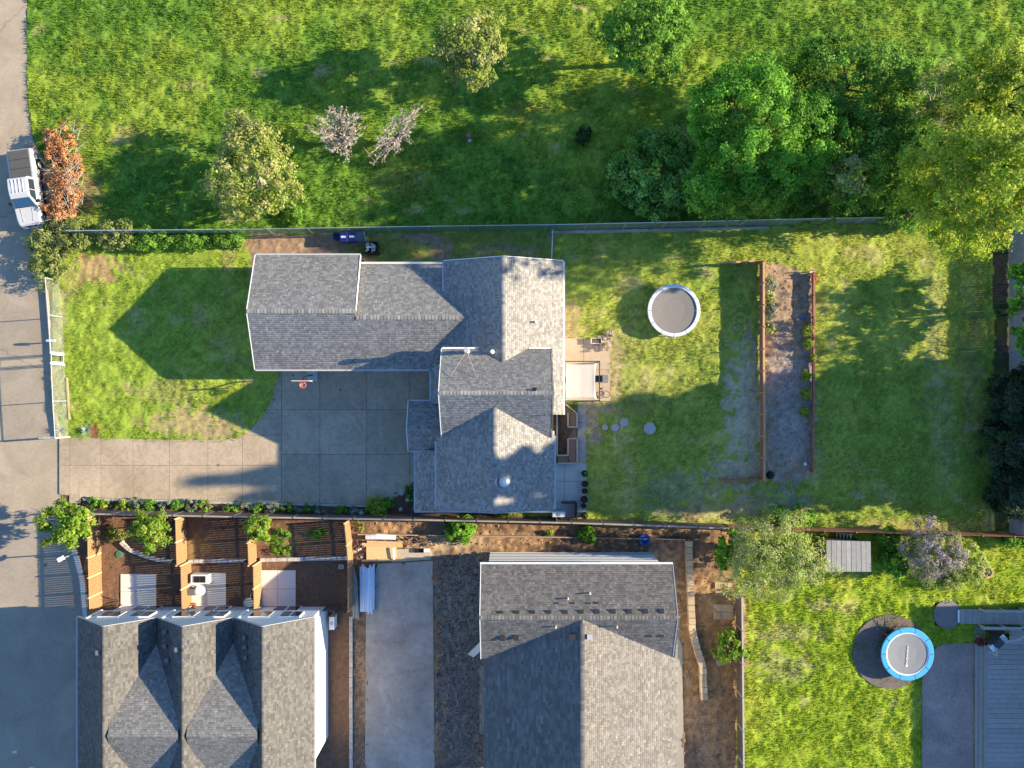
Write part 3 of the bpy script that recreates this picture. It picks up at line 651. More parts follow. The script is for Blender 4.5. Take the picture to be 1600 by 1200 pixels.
# ------------------------------------------------------------------ three joined townhouses, bottom left
TB = (.105, .102, .099)
for k, (xr, lab) in enumerate(((242, 'leftmost townhouse of the joined row, beside the parking court'), (350, 'middle townhouse of the joined row with white-framed back windows'), (459, 'rightmost townhouse of the joined row, white end wall facing the building lot'))):
    th = thing('townhouse', lab, 'house', g(xr, 1020), 'joined townhouses with grey gabled roofs')
    xl, xe = xr - 54, xr + 54
    rf = MB().prism([tuple(g(*q)[:2]) for q in ((xl + 8, 1180), (xe - 8, 1180), (xe - 8, 950), (xl + 8, 950))], 5.1, 5.2).build('roof', WOOD_D, th)
    ol = 61 if k == 0 else 54; orr = 59 if k == 2 else 54; ze = 5.35; zr = 7.38
    shingle_panel(rf, g(xr - ol, 934, zr - ol / 20 * .75), g(xr - ol, 1150, zr - ol / 20 * .75), g(xr, 934, zr), base=TB, expo=.15, tab=(.14, .36), t=.011, var=.28)
    shingle_panel(rf, g(xr + orr, 934, zr - orr / 20 * .75), g(xr + orr, 1150, zr - orr / 20 * .75), g(xr, 934, zr), base=TB, expo=.15, tab=(.14, .36), t=.011, var=.28)
    ridge_caps(rf, g(xr, 934, zr), g(xr, 1150, zr), (-.12, 0, -.09), (.12, 0, -.09), TB)
    # north slope of the long roof shows in the valleys
    if k < 2:
        shingle_panel(rf, g(xr + 6, 964, 5.25), g(xr + 102, 964, 5.25), g(xr + 6, 1083, 5.25 + 5.95 * .36), base=(.21, .205, .195), expo=.15, tab=(.13, .3), var=.25, t=.012)
        shingle_panel(rf, g(xr + 6, 1202, 5.25), g(xr + 102, 1202, 5.25), g(xr + 6, 1083, 5.25 + 5.95 * .36), base=(.19, .185, .175), expo=.15, tab=(.13, .3), var=.25, t=.012)
    rake(rf, [g(xr - ol, 933, zr - ol / 20 * .75 - .05), g(xr, 933, zr - .05), g(xr + orr, 933, zr - orr / 20 * .75 - .05)], SIDING_G)
    if k == 0: gutter(rf, g(xr - ol - 1, 934, 5.05), g(xr - ol - 1, 1150, 5.05))
    if k == 2: gutter(rf, g(xr + orr + 1, 934, 5.1), g(xr + orr + 1, 1150, 5.1))
    # lower storey set back, upper storey projecting
    TW = SIDING if k != 2 else mat('siding_white', (.72, .71, .69), .7, var=.04)
    walls(th, xl, xe - .2, 948, 1150, 2.75, TW); walls(th, xl, xe - .2, 938 + k * .01, 1150, 5.25, TW, z0=2.75)
    mb = MB(); gable_tri(mb, g(xl, 938, 5.25), g(xe, 938, 5.25), g(xr, 938, zr - .15), (0, -.15, 0)); mb.build('gable_wall', TW, th)
    MB().box(g(xl + 1.5, 937.2, 4.0), (.16, .06, 2.5)).build('corner_board', TRIM, th)
    for (dx, z, wd, hh, yy) in ((-24, 3.95, 1.5, 1.3, 937), (20, 3.95, 1.5, 1.3, 937), (-6, 1.1, 2.0, 2.0, 947)):
        wn = MB().box(g(xr + dx, yy, z), (wd, .10, hh)).build('window', TRIM, th)
        for s in (-1, 1): MB().box(g(xr + dx + s * wd * 5, yy - 1.0, z), (wd * .42, .05, hh * .86)).build('pane', GLASS, wn)
    vents = [(212, 987, 5.75), (172, 1007, 7.0), (213, 1012, 5.75), (173, 1030, 7.0), (204, 1037, 6.0), (155, 1019, 7.1)]
    sh = (0, 115, 248)[k]
    for (vx, vy, vz) in vents if k < 2 else [(420, 1010, 7.0), (419, 1045, 7.0)]:
        box_vent(th, vx + (sh + 8 if k == 1 else 0), vy - (5 if k == 1 else 0), vz, mat('vent_grey', (.16, .155, .15), .6, var=.1), .3, .16)
    for (vx, vy) in ([(258, 987), (258, 1009), (262, 1031), (279, 1004), (279, 1025)] if k == 1 else [(382, 996), (383, 1010), (384, 1027), (403, 1011)] if k == 2 else []):
        x_g = 800 + (vx - 800) * .885; box_vent(th, vx, vy, zr - abs(x_g - xr) / 20 * .75, MATS['vent_grey'], .24, .14)
    MB().lathe(g(xl + 6, 945, 0), [(.05, 0), (.05, 2.7)], 8).build('downspout', GUTTER, th)

# ------------------------------------------------------------------ the new house on the building lot, bottom centre
nh = thing('new_house', 'new pale house with broad brown-grey roof and rows of black vents on the dirt lot', 'house', g(895, 960))
NB = (.158, .148, .139)
rf = MB().prism([tuple(g(*q)[:2]) for q in ((775, 1180), (1010, 1180), (1010, 870), (775, 870))], 5.3, 5.4).build('roof', WOOD_D, nh)
shingle_panel(rf, g(757, 856.7, 5.6), g(1026, 856.7, 5.6), g(757, 922, 7.23), base=NB, expo=.15, tab=(.13, .32), t=.013, var=.28)
shingle_panel(rf, g(757, 990, 5.53), g(1030, 990, 5.53), g(757, 922, 7.23), base=NB, expo=.15, tab=(.13, .32), t=.013, var=.28)
shingle_panel(rf, g(760, 926, 5.50), g(760, 1180, 5.50), g(896.5, 926, 7.15), base=NB, expo=.17, tab=(.25, .6), t=.024, var=.2)
shingle_panel(rf, g(1034, 926, 5.50), g(1034, 1180, 5.50), g(896.5, 926, 7.15), base=NB, expo=.15, tab=(.13, .32), t=.011, var=.24)
ridge_caps(rf, g(757, 922, 7.23), g(1026, 922, 7.23), (0, .14, -.07), (0, -.14, -.07), NB)
ridge_caps(rf, g(896.5, 930, 7.15), g(896.5, 1180, 7.15), (-.14, 0, -.034), (.14, 0, -.034), NB)
gutter(rf, g(755, 855, 5.55), g(1027, 855, 5.55), TRIM)
rake(rf, [g(756, 857, 5.55), g(756, 922, 7.18), g(756, 990, 5.5)], TRIM); rake(rf, [g(1027, 857, 5.55), g(1027, 922, 7.18), g(1027, 985, 5.6)], SIDING_G)
walls(nh, 766, 1016, 863, 1180, 5.5, mat('siding_primer', (.52, .54, .56), .7, var=.04))
mb = MB(); gable_tri(mb, g(1016, 863, 5.45), g(1016, 985, 5.45), g(1016, 922, 7.0), (-.15, 0, 0)); mb.build('gable_wall', SIDING, nh)
mb = MB(); gable_tri(mb, g(766, 985, 5.45), g(766, 863, 5.45), g(766, 922, 7.0), (.15, 0, 0)); mb.build('gable_wall', SIDING, nh)
for k in range(9): MB().box(g(891, 862, .35 + k * .55), (12.5, .05, .03)).build('siding_lap', MATS['siding_primer'], nh)
VB = mat('vent_black', (.03, .03, .032), .5, var=.1)
for i in range(11): box_vent(nh, 782 + i * 25.1, 957 - i * .3, 6.95, VB, .32, .14)
for (x, y) in ((869, 944), (894, 944), (919, 944), (931, 943)): box_vent(nh, x, y, 6.65, VB, .32, .14)
for (x, y) in ((785, 996), (806, 995)): box_vent(nh, x, y, 6.35, VB, .36, .2)
for (x, y) in ((1013, 990), (1032, 990)): box_vent(nh, x, y, 6.3, VB, .36, .2)
box_vent(nh, 894, 994, 6.95, VB, .42, .2); box_vent(nh, 921, 994, 7.0, GUTTER, .34, .15)
for (x, y, z) in ((921, 925, 6.3), (887, 933, 6.45), (868, 977, 6.7), (963, 977, 6.8)): pipe_vent(nh, x, y, z, TRIM, .05, .55)
MB().bar(im(736, 1024, 1.2), im(757, 1004, 5.0), .5, .1).build('downpipe_chute', SIDING, nh)
MB().box(g(770, 1060, 1.5), (1.2, 4.5, 3.0)).build('side_bay', MATS['siding_primer'], nh)
shingle_panel(nh, g(752, 1018, 3.0), g(752, 1120, 3.0), g(775, 1018, 3.5), base=NB, expo=.2, tab=(.25, .7), t=.016)

# the neighbour's house stands just beyond the right edge and shades the deck
nb = thing('neighbour_house', 'grey neighbouring house beside the timber deck at the bottom right', 'house', g(1800, 1060))
rf = MB().prism([tuple(g(*q)[:2]) for q in ((1730, 1240), (1890, 1240), (1890, 940), (1730, 940))], 5.2, 5.3).build('roof', WOOD_D, nb)
shingle_panel(rf, g(1712, 922, 5.4), g(1712, 1260, 5.4), g(1810, 922, 7.2), base=TB, expo=.3, tab=(.4, .9))
shingle_panel(rf, g(1908, 922, 5.4), g(1908, 1260, 5.4), g(1810, 922, 7.2), base=TB, expo=.3, tab=(.4, .9))
walls(nb, 1724, 1896, 932, 1250, 5.4, SIDING_G)
mb = MB(); gable_tri(mb, g(1724, 932, 5.35), g(1896, 932, 5.35), g(1810, 932, 7.0), (0, -.15, 0)); mb.build('gable_wall', SIDING_G, nb)
# ------------------------------------------------------------------ fences
def polyline(pts, step):
    out = [g(*pts[0])]; acc = 0.0
    P = [g(*p) for p in pts]
    L = sum((b - a).length for a, b in zip(P, P[1:])); n = max(1, int(round(L / step))); stepr = L / n
    res = []; d = 0; i = 0; a = P[0]; seg = (P[1] - P[0]).length; base = 0
    for k in range(n + 1):
        t = k * stepr
        while i < len(P) - 2 and t > base + seg + 1e-6:
            base += seg; i += 1; seg = (P[i + 1] - P[i]).length
        res.append(P[i] + (P[i + 1] - P[i]) * min(1, (t - base) / seg))
    return res

def board_fence(pts, h, m, label, side=1, gap=.02, bay=2.4, bw=.14, cap=None, post_h=.08, rails=(.35, .85), z0=0.0, group=None, hor=False, rail_m=None):
    q = polyline(pts, bay); f = thing('board_fence', label, 'fence', q[0], group)
    for p in q: MB().box(p + Vector((0, 0, z0 + (h + post_h) / 2)), (.10, .10, h + post_h)).build('post', rail_m or m, f)
    for a, b in zip(q, q[1:]):
        d = b - a; L = d.length; d = d / L; nrm = Vector((-d.y, d.x, 0)) * side; mb = MB(); rz = math.atan2(d.y, d.x)
        if hor:
            k = int(h / (bw + gap))
            for i in range(k): MB().box((a + b) / 2 + nrm * .03 + Vector((0, 0, z0 + .05 + (bw + gap) * (i + .5))), (L, .035, bw), rz).build('plank', m, f)
        else:
            n = int(L / (bw + gap))
            for i in range(n):
                hh = h + rnd.uniform(-.012, .012)
                mb.box(a + d * ((i + .5) * L / n) - nrm * .03 + Vector((0, 0, z0 + hh / 2 + .03)), (L / n - gap, .02, hh), rz)
            o = mb.build('fence_boards', m, f); o['kind'] = 'stuff'
        if not hor:
            for r in rails: MB().bar(a + nrm * .03 + Vector((0, 0, z0 + h * r)), b + nrm * .03 + Vector((0, 0, z0 + h * r)), .05, .09).build('rail', rail_m or m, f)
        if cap: MB().bar(a + Vector((0, 0, z0 + h + .06)), b + Vector((0, 0, z0 + h + .06)), cap, .04).build('cap_rail', rail_m or m, f)
    return f

def wire_fence(pts, h, m_wire, label, bay=3.0, z0=0.0, rail=STEEL):
    q = polyline(pts, bay); f = thing('wire_fence', label, 'fence', q[0])
    off = root_loc(f)
    for p in q: MB().tube([p + Vector((0, 0, z0 - .1)), p + Vector((0, 0, z0 + h + .05))], .035, 8).build('post', rail, f)
    MB().tube([p + Vector((0, 0, z0 + h)) for p in q], .03, 6).build('top_rail', rail, f)
    for a, b in zip(q, q[1:]):
        o = MB().quad(a + Vector((0, 0, z0 + .03)), b + Vector((0, 0, z0 + .03)), b + Vector((0, 0, z0 + h)), a + Vector((0, 0, z0 + h))).build('wire_mesh', m_wire, f)
        uv = o.data.uv_layers.new(name='UVMap'); L = (b - a).length
        for i, c in enumerate(((0, 0), (L, 0), (L, h), (0, h))): uv.data[i].uv = c
    return f

WIRE_G = chainlink('wire_green_slats', (.16, .25, .19), .09, .42)
WIRE_S = chainlink('wire_silver', (.42, .44, .42), .08, .09)
wire_fence([(128, 369), (400, 367), (600, 363.5), (860, 360), (1000, 357), (1200, 352), (1340, 349), (1577, 347)], 1.95, WIRE_G, 'long green wire fence with steel posts between field and house lot')
MB().bar(g(860, 363.5, .02), g(1200, 356, .02), .22, .16).build('mow_strip', CONC_G)['kind'] = 'structure'
wire_fence([(862, 366), (860, 424)], 1.5, WIRE_S, 'short wire fence joining the long fence to the house corner', 1.5)
wf = wire_fence([(95, 440), (100, 500), (103, 552)], 1.75, WIRE_S, 'silver wire fence beside the street above the gate', 3.0, .2, GUTTER)
wf = wire_fence([(104, 571), (106, 620), (110, 682)], 1.75, WIRE_S, 'silver wire fence beside the street below the gate', 2.8, .2, GUTTER)
gt = thing('gate', 'narrow white tube gate in the street fence', 'gate', g(103.5, 561, .2))
for y in (554, 569): MB().tube([g(103.5, y, .2), g(103.5, y, 2.0)], .045, 8).build('gate_post', TRIM, gt)
MB().tube([g(103.5, 556, .35), g(103.5, 567, .35), g(103.5, 567, 1.9), g(103.5, 556, 1.9), g(103.5, 556, .35)], .025, 6).build('gate_frame', TRIM, gt)
wire_fence([(110, 683), (85, 683)], 1.75, WIRE_S, 'short return of wire fence at the mouth of the driveway', 1.3, .1, GUTTER)
be = thing('bed_edging', 'pale timber edging strip along the foot of the street fence', 'edging', g(109, 640))
MB().bar(g(107, 590, .16), g(111, 655, .16), .14, .2).build('edging_board', WOOD_P, be)

board_fence([(150, 797), (400, 802), (650, 806)], 1.8, WOOD_D, 'dark board fence along the planted bed south of the driveway', -1, .012, 2.2, rail_m=mat('rail_weathered', (.30, .26, .23), .85, var=.2), cap=.12)
board_fence([(650, 806), (900, 811), (1130, 819)], 1.8, WOOD_D, 'dark board fence behind the grey-roofed house and the dirt lot', -1, .012, 2.4, rail_m=MATS['rail_weathered'], cap=.12)
board_fence([(1130, 819), (1275, 824), (1600, 833), (1800, 839)], 1.8, WOOD_R, 'reddish board fence below the back lawn, behind the shed', -1, .012, 2.4)
for (pts, lab) in (([(157, 803), (157, 840), (160, 955)], 'orange cedar fence at the left end of the townhouse yards'),
                   ([(290, 805), (292, 876)], 'upper orange cedar fence between the first and second townhouse yard'), ([(298, 876), (300, 948)], 'lower orange cedar fence between the first and second townhouse patio'),
                   ([(398, 807), (401, 876)], 'upper orange cedar fence between the second and third townhouse yard'), ([(408, 876), (409, 946)], 'lower orange cedar fence between the second and third townhouse patio'),
                   ([(546, 812), (552, 870), (552, 945)], 'orange cedar fence between the third townhouse yard and the dirt lot')):
    board_fence(pts, 1.8, WOOD, lab, -1, .025, 1.5, rails=(.30, .93), rail_m=WOOD_P)
board_fence([(513, 945), (545, 950)], 1.5, WOOD_D, 'dark low fence beside the white end wall of the townhouses', 1, .05, .8)
board_fence([(1186, 412), (1186, 480), (1186, 560), (1187, 640), (1187, 748)], 1.05, WOOD_R, 'redwood plank wall with posts on the left of the garden bed', 1, .01, 1.75, bw=.2, cap=.16, post_h=.35, hor=True, rail_m=mat('cap_cedar', (.52, .30, .16), .8, var=.15))
board_fence([(1122, 413), (1186, 411)], .75, WOOD_R, 'short redwood plank wall stepping down at the top of the garden bed', 1, .01, 1.1, bw=.2, cap=.14, post_h=.3, hor=True, rail_m=MATS['cap_cedar'])
board_fence([(1124, 749), (1187, 748)], .55, WOOD_R, 'short redwood plank wall stepping down at the bottom of the garden bed', 1, .01, 1.1, bw=.2, cap=.12, post_h=.2, hor=True)
board_fence([(1268, 428), (1268, 560), (1266, 736)], .45, WOOD_R, 'low redwood plank wall on the right of the garden bed', 1, .01, 1.8, bw=.2, cap=.14, post_h=.15, hor=True)
board_fence([(1577, 347), (1577, 833)], 1.76, mat('fence_grey_blue', (.26, .28, .31), .8, var=.15), 'grey board fence along the right edge of the back lawn', 1, .012, 2.4)
board_fence([(1150, 925), (1153, 1230)], 1.5, WOOD_D, 'board fence with pale top rail between dirt lot and lime lawn', 1, .012, 2.4, cap=.12, rail_m=mat('rail_pale', (.40, .37, .33), .8, var=.15))
board_fence([(868, 806), (868, 812)], 1.6, WOOD_D, 'short side gate behind the corner of the grey-roofed house', 1, .015, .4)

# ------------------------------------------------------------------ block walls (each block its own piece)
def block_wall(pts, label, w=.42, d=.28, h=.3, rows=1, m=BLOCK):
    t = thing('block_wall', label, 'wall', g(*pts[0])); me = None
    for r in range(rows):
        q = polyline(pts, w)
        for i, (a, b) in enumerate(zip(q, q[1:])):
            dd = (b - a); rz = math.atan2(dd.y, dd.x) + rnd.uniform(-.04, .04)
            c = (a + b) / 2 + Vector((0, 0, h / rows * (r + .5))) + Vector((rnd.uniform(-.012, .012), rnd.uniform(-.012, .012), rnd.uniform(-.01, .01)))
            if me is None:
                o = MB().box((0, 0, 0), (w * .94, d, h / rows * .97)).build('block', m); me = o.data
            else:
                o = bpy.data.objects.new('block', me); C.objects.link(o)
            o.parent = t; o.location = c - root_loc(t); o.rotation_euler = (0, 0, rz)
block_wall([(191, 846), (203, 857), (222, 866), (246, 873), (270, 876)], 'curved grey block edging in the first townhouse yard')
block_wall([(296, 876), (384, 875)], 'straight grey block edging in the second townhouse yard')
block_wall([(408, 874), (544, 871)], 'straight grey block edging in the third townhouse yard')
block_wall([(1074, 843), (1076, 900), (1080, 985), (1096, 1040), (1098, 1090)], 'tan block retaining wall right of the new house', .5, .5, .55, 1, mat('block_tan', (.42, .32, .21), .9, var=.2, bump=.3, orand=.14))
block_wall([(549, 962), (549, 1200)], 'grey block kerb between townhouse side yard and concrete slab', .4, .25, .2)
sw = thing('soil_edge', 'thin pale retaining board along the back of the dirt lot', 'edging', g(560, 836))
for a, b in (((560, 834), (800, 837)), ((800, 837), (1070, 842))): MB().bar(g(*a, .15), g(*b, .15), .08, .4).build('edge_board', mat('edge_board_wood', (.35, .28, .22), .85), sw)

# ------------------------------------------------------------------ plants
def leaf_mesh(name, parent, pos, nrm, L, W, cols, m=None):
    n = len(pos)
    nrm = nrm / np.linalg.norm(nrm, axis=1, keepdims=True)
    r = R.normal(size=(n, 3)); a = np.cross(nrm, r); a /= np.linalg.norm(a, axis=1, keepdims=True) + 1e-9; b = np.cross(nrm, a)
    L = np.asarray(L).reshape(-1, 1) * R.uniform(.5, 1.5, (n, 1)); W = L * W
    dz = nrm * L * .12
    V = np.stack([pos - a * L * .5, pos + b * W * .5 + dz, pos + a * L * .5, pos - b * W * .5 + dz], 1).reshape(-1, 3)
    F = np.arange(4 * n).reshape(-1, 4)
    return np_mesh(name, V, F, np.repeat(cols, 4, 0), m or FOL, parent)

def crown(parent, c, r, nclump, per, leaf, cols, clump_r=.45, W=.6, name='crown', low=-.35, lump=.28, m=None, up=.6, cv=.22):
    """leaves gathered in clumps through an uneven ellipsoid; c world centre, r radii"""
    c = np.array(c); r = np.array(r)
    d = R.normal(size=(nclump * 3, 3)); d /= np.linalg.norm(d, axis=1, keepdims=True); d = d[d[:, 2] > low][:nclump]
    k = len(d); ang = np.arctan2(d[:, 1], d[:, 0])
    ph = R.uniform(0, 6.28, 4)
    lum = 1 + lump * (.5 * np.sin(ang * 3 + ph[0]) + .35 * np.sin(ang * 5 + ph[1]) + .4 * np.sin(d[:, 2] * 5 + ph[2] + ang * 2))
    rad = R.uniform(.35, 1, k) ** .45 * lum
    cen = c + d * r * rad[:, None]
    cen = cen + R.normal(size=cen.shape) * clump_r * .35
    ci = np.repeat(np.arange(k), per); n = len(ci)
    off = R.normal(size=(n, 3)); off /= np.linalg.norm(off, axis=1, keepdims=True); off *= (R.random((n, 1)) ** .5) * clump_r * R.uniform(.6, 1.35, k)[ci][:, None]; off[:, 2] *= .7
    pos = cen[ci] + off; pos[:, 2] = np.maximum(pos[:, 2], .04)
    nr = off / clump_r + d[ci] * .5 + np.array([0, 0, up]) + R.normal(size=(n, 3)) * .45
    cols = np.array(cols); pick = cols[R.integers(0, len(cols), k)]
    cc = pick[ci] * (1 + R.uniform(-cv, cv, k)[ci] + R.uniform(-.18, .18, n))[:, None]
    return leaf_mesh(name, parent, pos, nr, np.full(n, leaf), W, np.clip(cc, .005, 1), m)

def limbs(parent, base, top, r0, spread, n=7, m=None, name='trunk', twig=False):
    m = m or BARK; base, top = Vector(base), Vector(top); mb = MB(); h = (top - base).length
    mid = base + (top - base) * .5 + Vector((rnd.uniform(-.1, .1) * h * .3, rnd.uniform(-.1, .1) * h * .3, 0))
    mb.tube([base - Vector((0, 0, .1)), base + (mid - base) * .5, mid, top], [r0 * 1.25, r0, r0 * .75, r0 * .25], 8)
    for i in range(n):
        t = rnd.uniform(.3, .85); p = base + (top - base) * t; a = 2 * math.pi * i / n + rnd.uniform(-.4, .4)
        e = p + Vector((math.cos(a) * spread[0], math.sin(a) * spread[1], h * rnd.uniform(.05, .35))) * rnd.uniform(.6, .95)
        q = p + (e - p) * .5 + Vector((0, 0, h * .06)); mb.tube([p, q, e], [r0 * .5, r0 * .3, r0 * .1], 6)
        for j in range(3):
            s = p + (e - p) * rnd.uniform(.4, .9); a2 = a + rnd.uniform(-1, 1)
            mb.tube([s, s + Vector((math.cos(a2) * spread[0], math.sin(a2) * spread[1], h * .2)) * .35], [r0 * .2, r0 * .06], 5)
    return mb.build(name, m, parent)

GREENS = dict(
    lime=[(.22, .34, .035), (.17, .30, .03), (.28, .38, .05)], bright=[(.15, .36, .03), (.20, .43, .045), (.10, .27, .025)],
    mid=[(.16, .33, .04), (.22, .40, .055), (.11, .25, .03)], dark=[(.03, .075, .022), (.04, .10, .028), (.025, .06, .02)],
    pale=[(.34, .43, .11), (.41, .48, .16), (.28, .38, .08), (.45, .48, .20)], yellow=[(.33, .43, .04), (.40, .48, .055), (.26, .38, .03)],
    olive=[(.29, .36, .07), (.36, .40, .11), (.42, .42, .16), (.22, .30, .06)], rhodo=[(.23, .42, .06), (.33, .54, .12), (.14, .28, .045)],
    blossom=[(.62, .52, .48), (.52, .44, .40), (.70, .62, .58), (.36, .32, .22)], lilac=[(.32, .27, .31), (.27, .29, .15), (.40, .34, .37), (.20, .24, .09)],
    rust=[(.45, .20, .08), (.55, .28, .12), (.36, .15, .06), (.50, .30, .16)], hedge=[(.26, .31, .09), (.18, .25, .06), (.34, .38, .14)], sage=[(.24, .30, .22), (.32, .38, .30), (.16, .24, .12)],
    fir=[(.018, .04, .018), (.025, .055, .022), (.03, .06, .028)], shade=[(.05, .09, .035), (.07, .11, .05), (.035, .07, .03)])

def tree(name, label, px, py, zc, r, h0, col, ncl, per, leaf, clr, group=None, trunk_r=.14, nl=7, W=.6, low=-.35, lump=.28, cat='tree', up=.6, bark=None, cv=.22):
    c = im(px, py, zc); b = Vector((c.x, c.y, 0)); t = thing(name, label, cat, b, group)
    limbs(t, b, c + Vector((0, 0, r[2] * .4)), trunk_r, (r[0] * .8, r[1] * .8), nl, m=bark)
    crown(t, c, r, ncl, per, leaf, GREENS[col], clr, W, low=low, lump=lump, up=up, cv=cv)
    return t
def bush(name, label, px, py, r, h, col, ncl, per, leaf, clr=.25, group=None, W=.6, cat='bush', lump=.25, z0=0.0, up=.6):
    c = im(px, py, h * .5 + z0); b = Vector((c.x, c.y, z0)); t = thing(name, label, cat, b, group)
    st = MB()
    for i in range(4):
        a = rnd.uniform(0, 6.28); st.tube([b + Vector((0, 0, -.05)), b + Vector((math.cos(a) * r[0] * .5, math.sin(a) * r[1] * .5, h * .7))], [.03 + .01 * h, .012], 5)
    st.build('stem', BARK, t)
    crown(t, c, (r[0], r[1], h * .5), ncl, per, leaf, GREENS[col], clr, W, name='foliage', low=-.6, lump=lump, up=up)
    return t

# trees of the field and the right-hand side
tree('shrubby_tree', 'pale yellow-green shrubby tree with bare twigs in the field at left', 393, 268, 2.9, (3.1, 3.9, 1.9), 0, 'olive', 260, 60, .19, .5, trunk_r=.16, nl=9, bark=TWIG)
tree('maple_tree', 'bright green maple with dense crown above the wire fence', 1180, 214, 6.8, (4.9, 4.9, 3.2), 0, 'bright', 440, 120, .18, .6, trunk_r=.24, cv=.3)
tree('young_tree', 'paler green tree leaning over the wire fence below the bright maple', 1182, 298, 4.0, (2.5, 2.0, 2.0), 0, 'lime', 130, 70, .18, .42, trunk_r=.12)
tree('dark_tree', 'dark green tree between the bright maple and the yellow-green tree', 1345, 235, 4.6, (4.6, 3.6, 2.6), 0, 'mid', 320, 100, .17, .55, trunk_r=.2, cv=.4)
tree('dark_tree', 'dark green tree low behind the wire fence under the yellow-green crown', 1420, 262, 3.6, (3.4, 3.6, 2.2), 0, 'mid', 230, 95, .17, .55, trunk_r=.2, cv=.4)
tree('dark_tree', 'dark green tree at the top edge between maple and yellow-green tree', 1330, 130, 5.0, (4.6, 3.4, 2.6), 0, 'mid', 250, 90, .17, .55, trunk_r=.2, cv=.4)
bush('understory_bush', 'mid green bush on the wire fence below the dark trees', 1290, 316, (2.4, 1.6), 2.4, 'mid', 110, 50, .2, .4)
bush('understory_bush', 'mid green bush on the wire fence left of the yellow-green crown', 1385, 312, (2.6, 1.7), 2.6, 'mid', 120, 50, .2, .4)
bush('understory_bush', 'mid green bush between the rounded bush and the pale leaning tree', 1118, 318, (1.2, 1.2), 1.6, 'rhodo', 60, 45, .22, .36)
tree('sapling', 'small pale green sapling rising from the dark tree', 1327, 272, 6.2, (1.3, 1.3, 1.2), 0, 'pale', 50, 50, .2, .35, trunk_r=.08)
tree('yellow_green_tree', 'tall yellow-green tree overhanging the top right corner of the back lawn', 1532, 283, 11.0, (4.1, 3.8, 5.6), 0, 'yellow', 600, 80, .18, .55, trunk_r=.26, nl=12, cv=.3, low=-.95)
bush('understory_bush', 'mid green bush at the foot of the tall yellow-green tree', 1425, 322, (2.0, 1.8), 2.6, 'mid', 90, 50, .2, .4)
tree('yellow_green_tree', 'yellow-green tree at the top right corner of the picture', 1570, 150, 9.0, (3.6, 3.2, 3.0), 0, 'yellow', 240, 85, .18, .55, trunk_r=.24, cv=.3)
tree('bare_tree', 'grey-green sparse tree between the dark and yellow-green trees at the top', 1480, 150, 5.0, (2.6, 2.2, 2.0), 0, 'olive', 90, 40, .2, .5, trunk_r=.14, nl=10, bark=TWIG)
tree('green_tree', 'bright green tree reaching over the grey fence at the right edge', 1612, 480, 3.2, (1.7, 4.0, 1.6), 0, 'bright', 120, 60, .22, .42, trunk_r=.14)
t = bush('rhododendron', 'broad rounded green bush beside the bright maple', 1030, 272, (4.0, 3.5), 2.6, 'rhodo', 420, 42, .24, .42, W=.55, lump=.16)
bush('round_bush', 'small dark round bush alone on the shaded field', 913, 213, (.72, .72), .9, 'dark', 40, 40, .12, .2)
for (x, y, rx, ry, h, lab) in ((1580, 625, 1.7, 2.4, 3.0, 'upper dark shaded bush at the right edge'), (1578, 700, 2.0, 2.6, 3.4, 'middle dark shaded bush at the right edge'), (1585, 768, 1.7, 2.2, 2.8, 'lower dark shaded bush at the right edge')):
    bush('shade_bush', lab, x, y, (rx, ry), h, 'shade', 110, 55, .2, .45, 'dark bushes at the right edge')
# blossom trees
def twig_tree(label, px, py, r, h, spokes, flowers, elong=None):
    b = im(px, py, 1.4); b.z = 0; t = thing('blossom_tree', label, 'tree', b, 'blossoming fruit trees in the field')
    mb = MB(); mb.tube([b - Vector((0, 0, .1)), b + Vector((.05, 0, .7)), b + Vector((0, .1, 1.3))], [.16, .12, .10], 8); mb.build('trunk', BARK, t)
    tw = MB(); P = []
    for i in range(spokes):
        a = 6.283 * i / spokes + rnd.uniform(-.2, .2); k = rnd.uniform(.6, 1.05)
        dx, dy = math.cos(a) * r[0] * k, math.sin(a) * r[1] * k
        if elong: dx, dy = dx * math.cos(elong) - dy * math.sin(elong), dx * math.sin(elong) + dy * math.cos(elong)
        p0 = b + Vector((0, 0, rnd.uniform(.7, 1.3))); e = b + Vector((dx, dy, rnd.uniform(.5, 1) * h)); q = p0 + (e - p0) * .5 + Vector((rnd.uniform(-.2, .2), rnd.uniform(-.2, .2), .3))
        tw.tube([p0, q, e], [.055, .035, .012], 5)
        for j in range(8):
            s = q + (e - q) * rnd.uniform(-.3, 1); f = s + Vector((rnd.uniform(-.5, .5), rnd.uniform(-.5, .5), rnd.uniform(-.05, .5)))
            tw.tube([s, (s + f) / 2 + Vector((0, 0, .08)), f], [.02, .014, .007], 4)
            for u in range(flowers): P.append(s + (f - s) * rnd.random() + Vector((rnd.gauss(0, .05), rnd.gauss(0, .05), rnd.gauss(0, .05))))
    tw.build('branches', TWIG, t)
    P = np.array([tuple(p) for p in P]); cl = np.array(GREENS['blossom'])[R.integers(0, 4, len(P))]
    leaf_mesh('blossom', t, P, R.normal(size=P.shape) + [0, 0, .8], np.full(len(P), .09), .8, cl)
twig_tree('blossoming tree with dense pinkish white flowers, the left of the pair in the field', 535, 212, (1.8, 2.1), 3.0, 34, 13)
twig_tree('half-bare blossoming tree with spreading grey branches, the right of the pair', 622, 212, (2.9, 1.2), 2.6, 30, 4, .85)
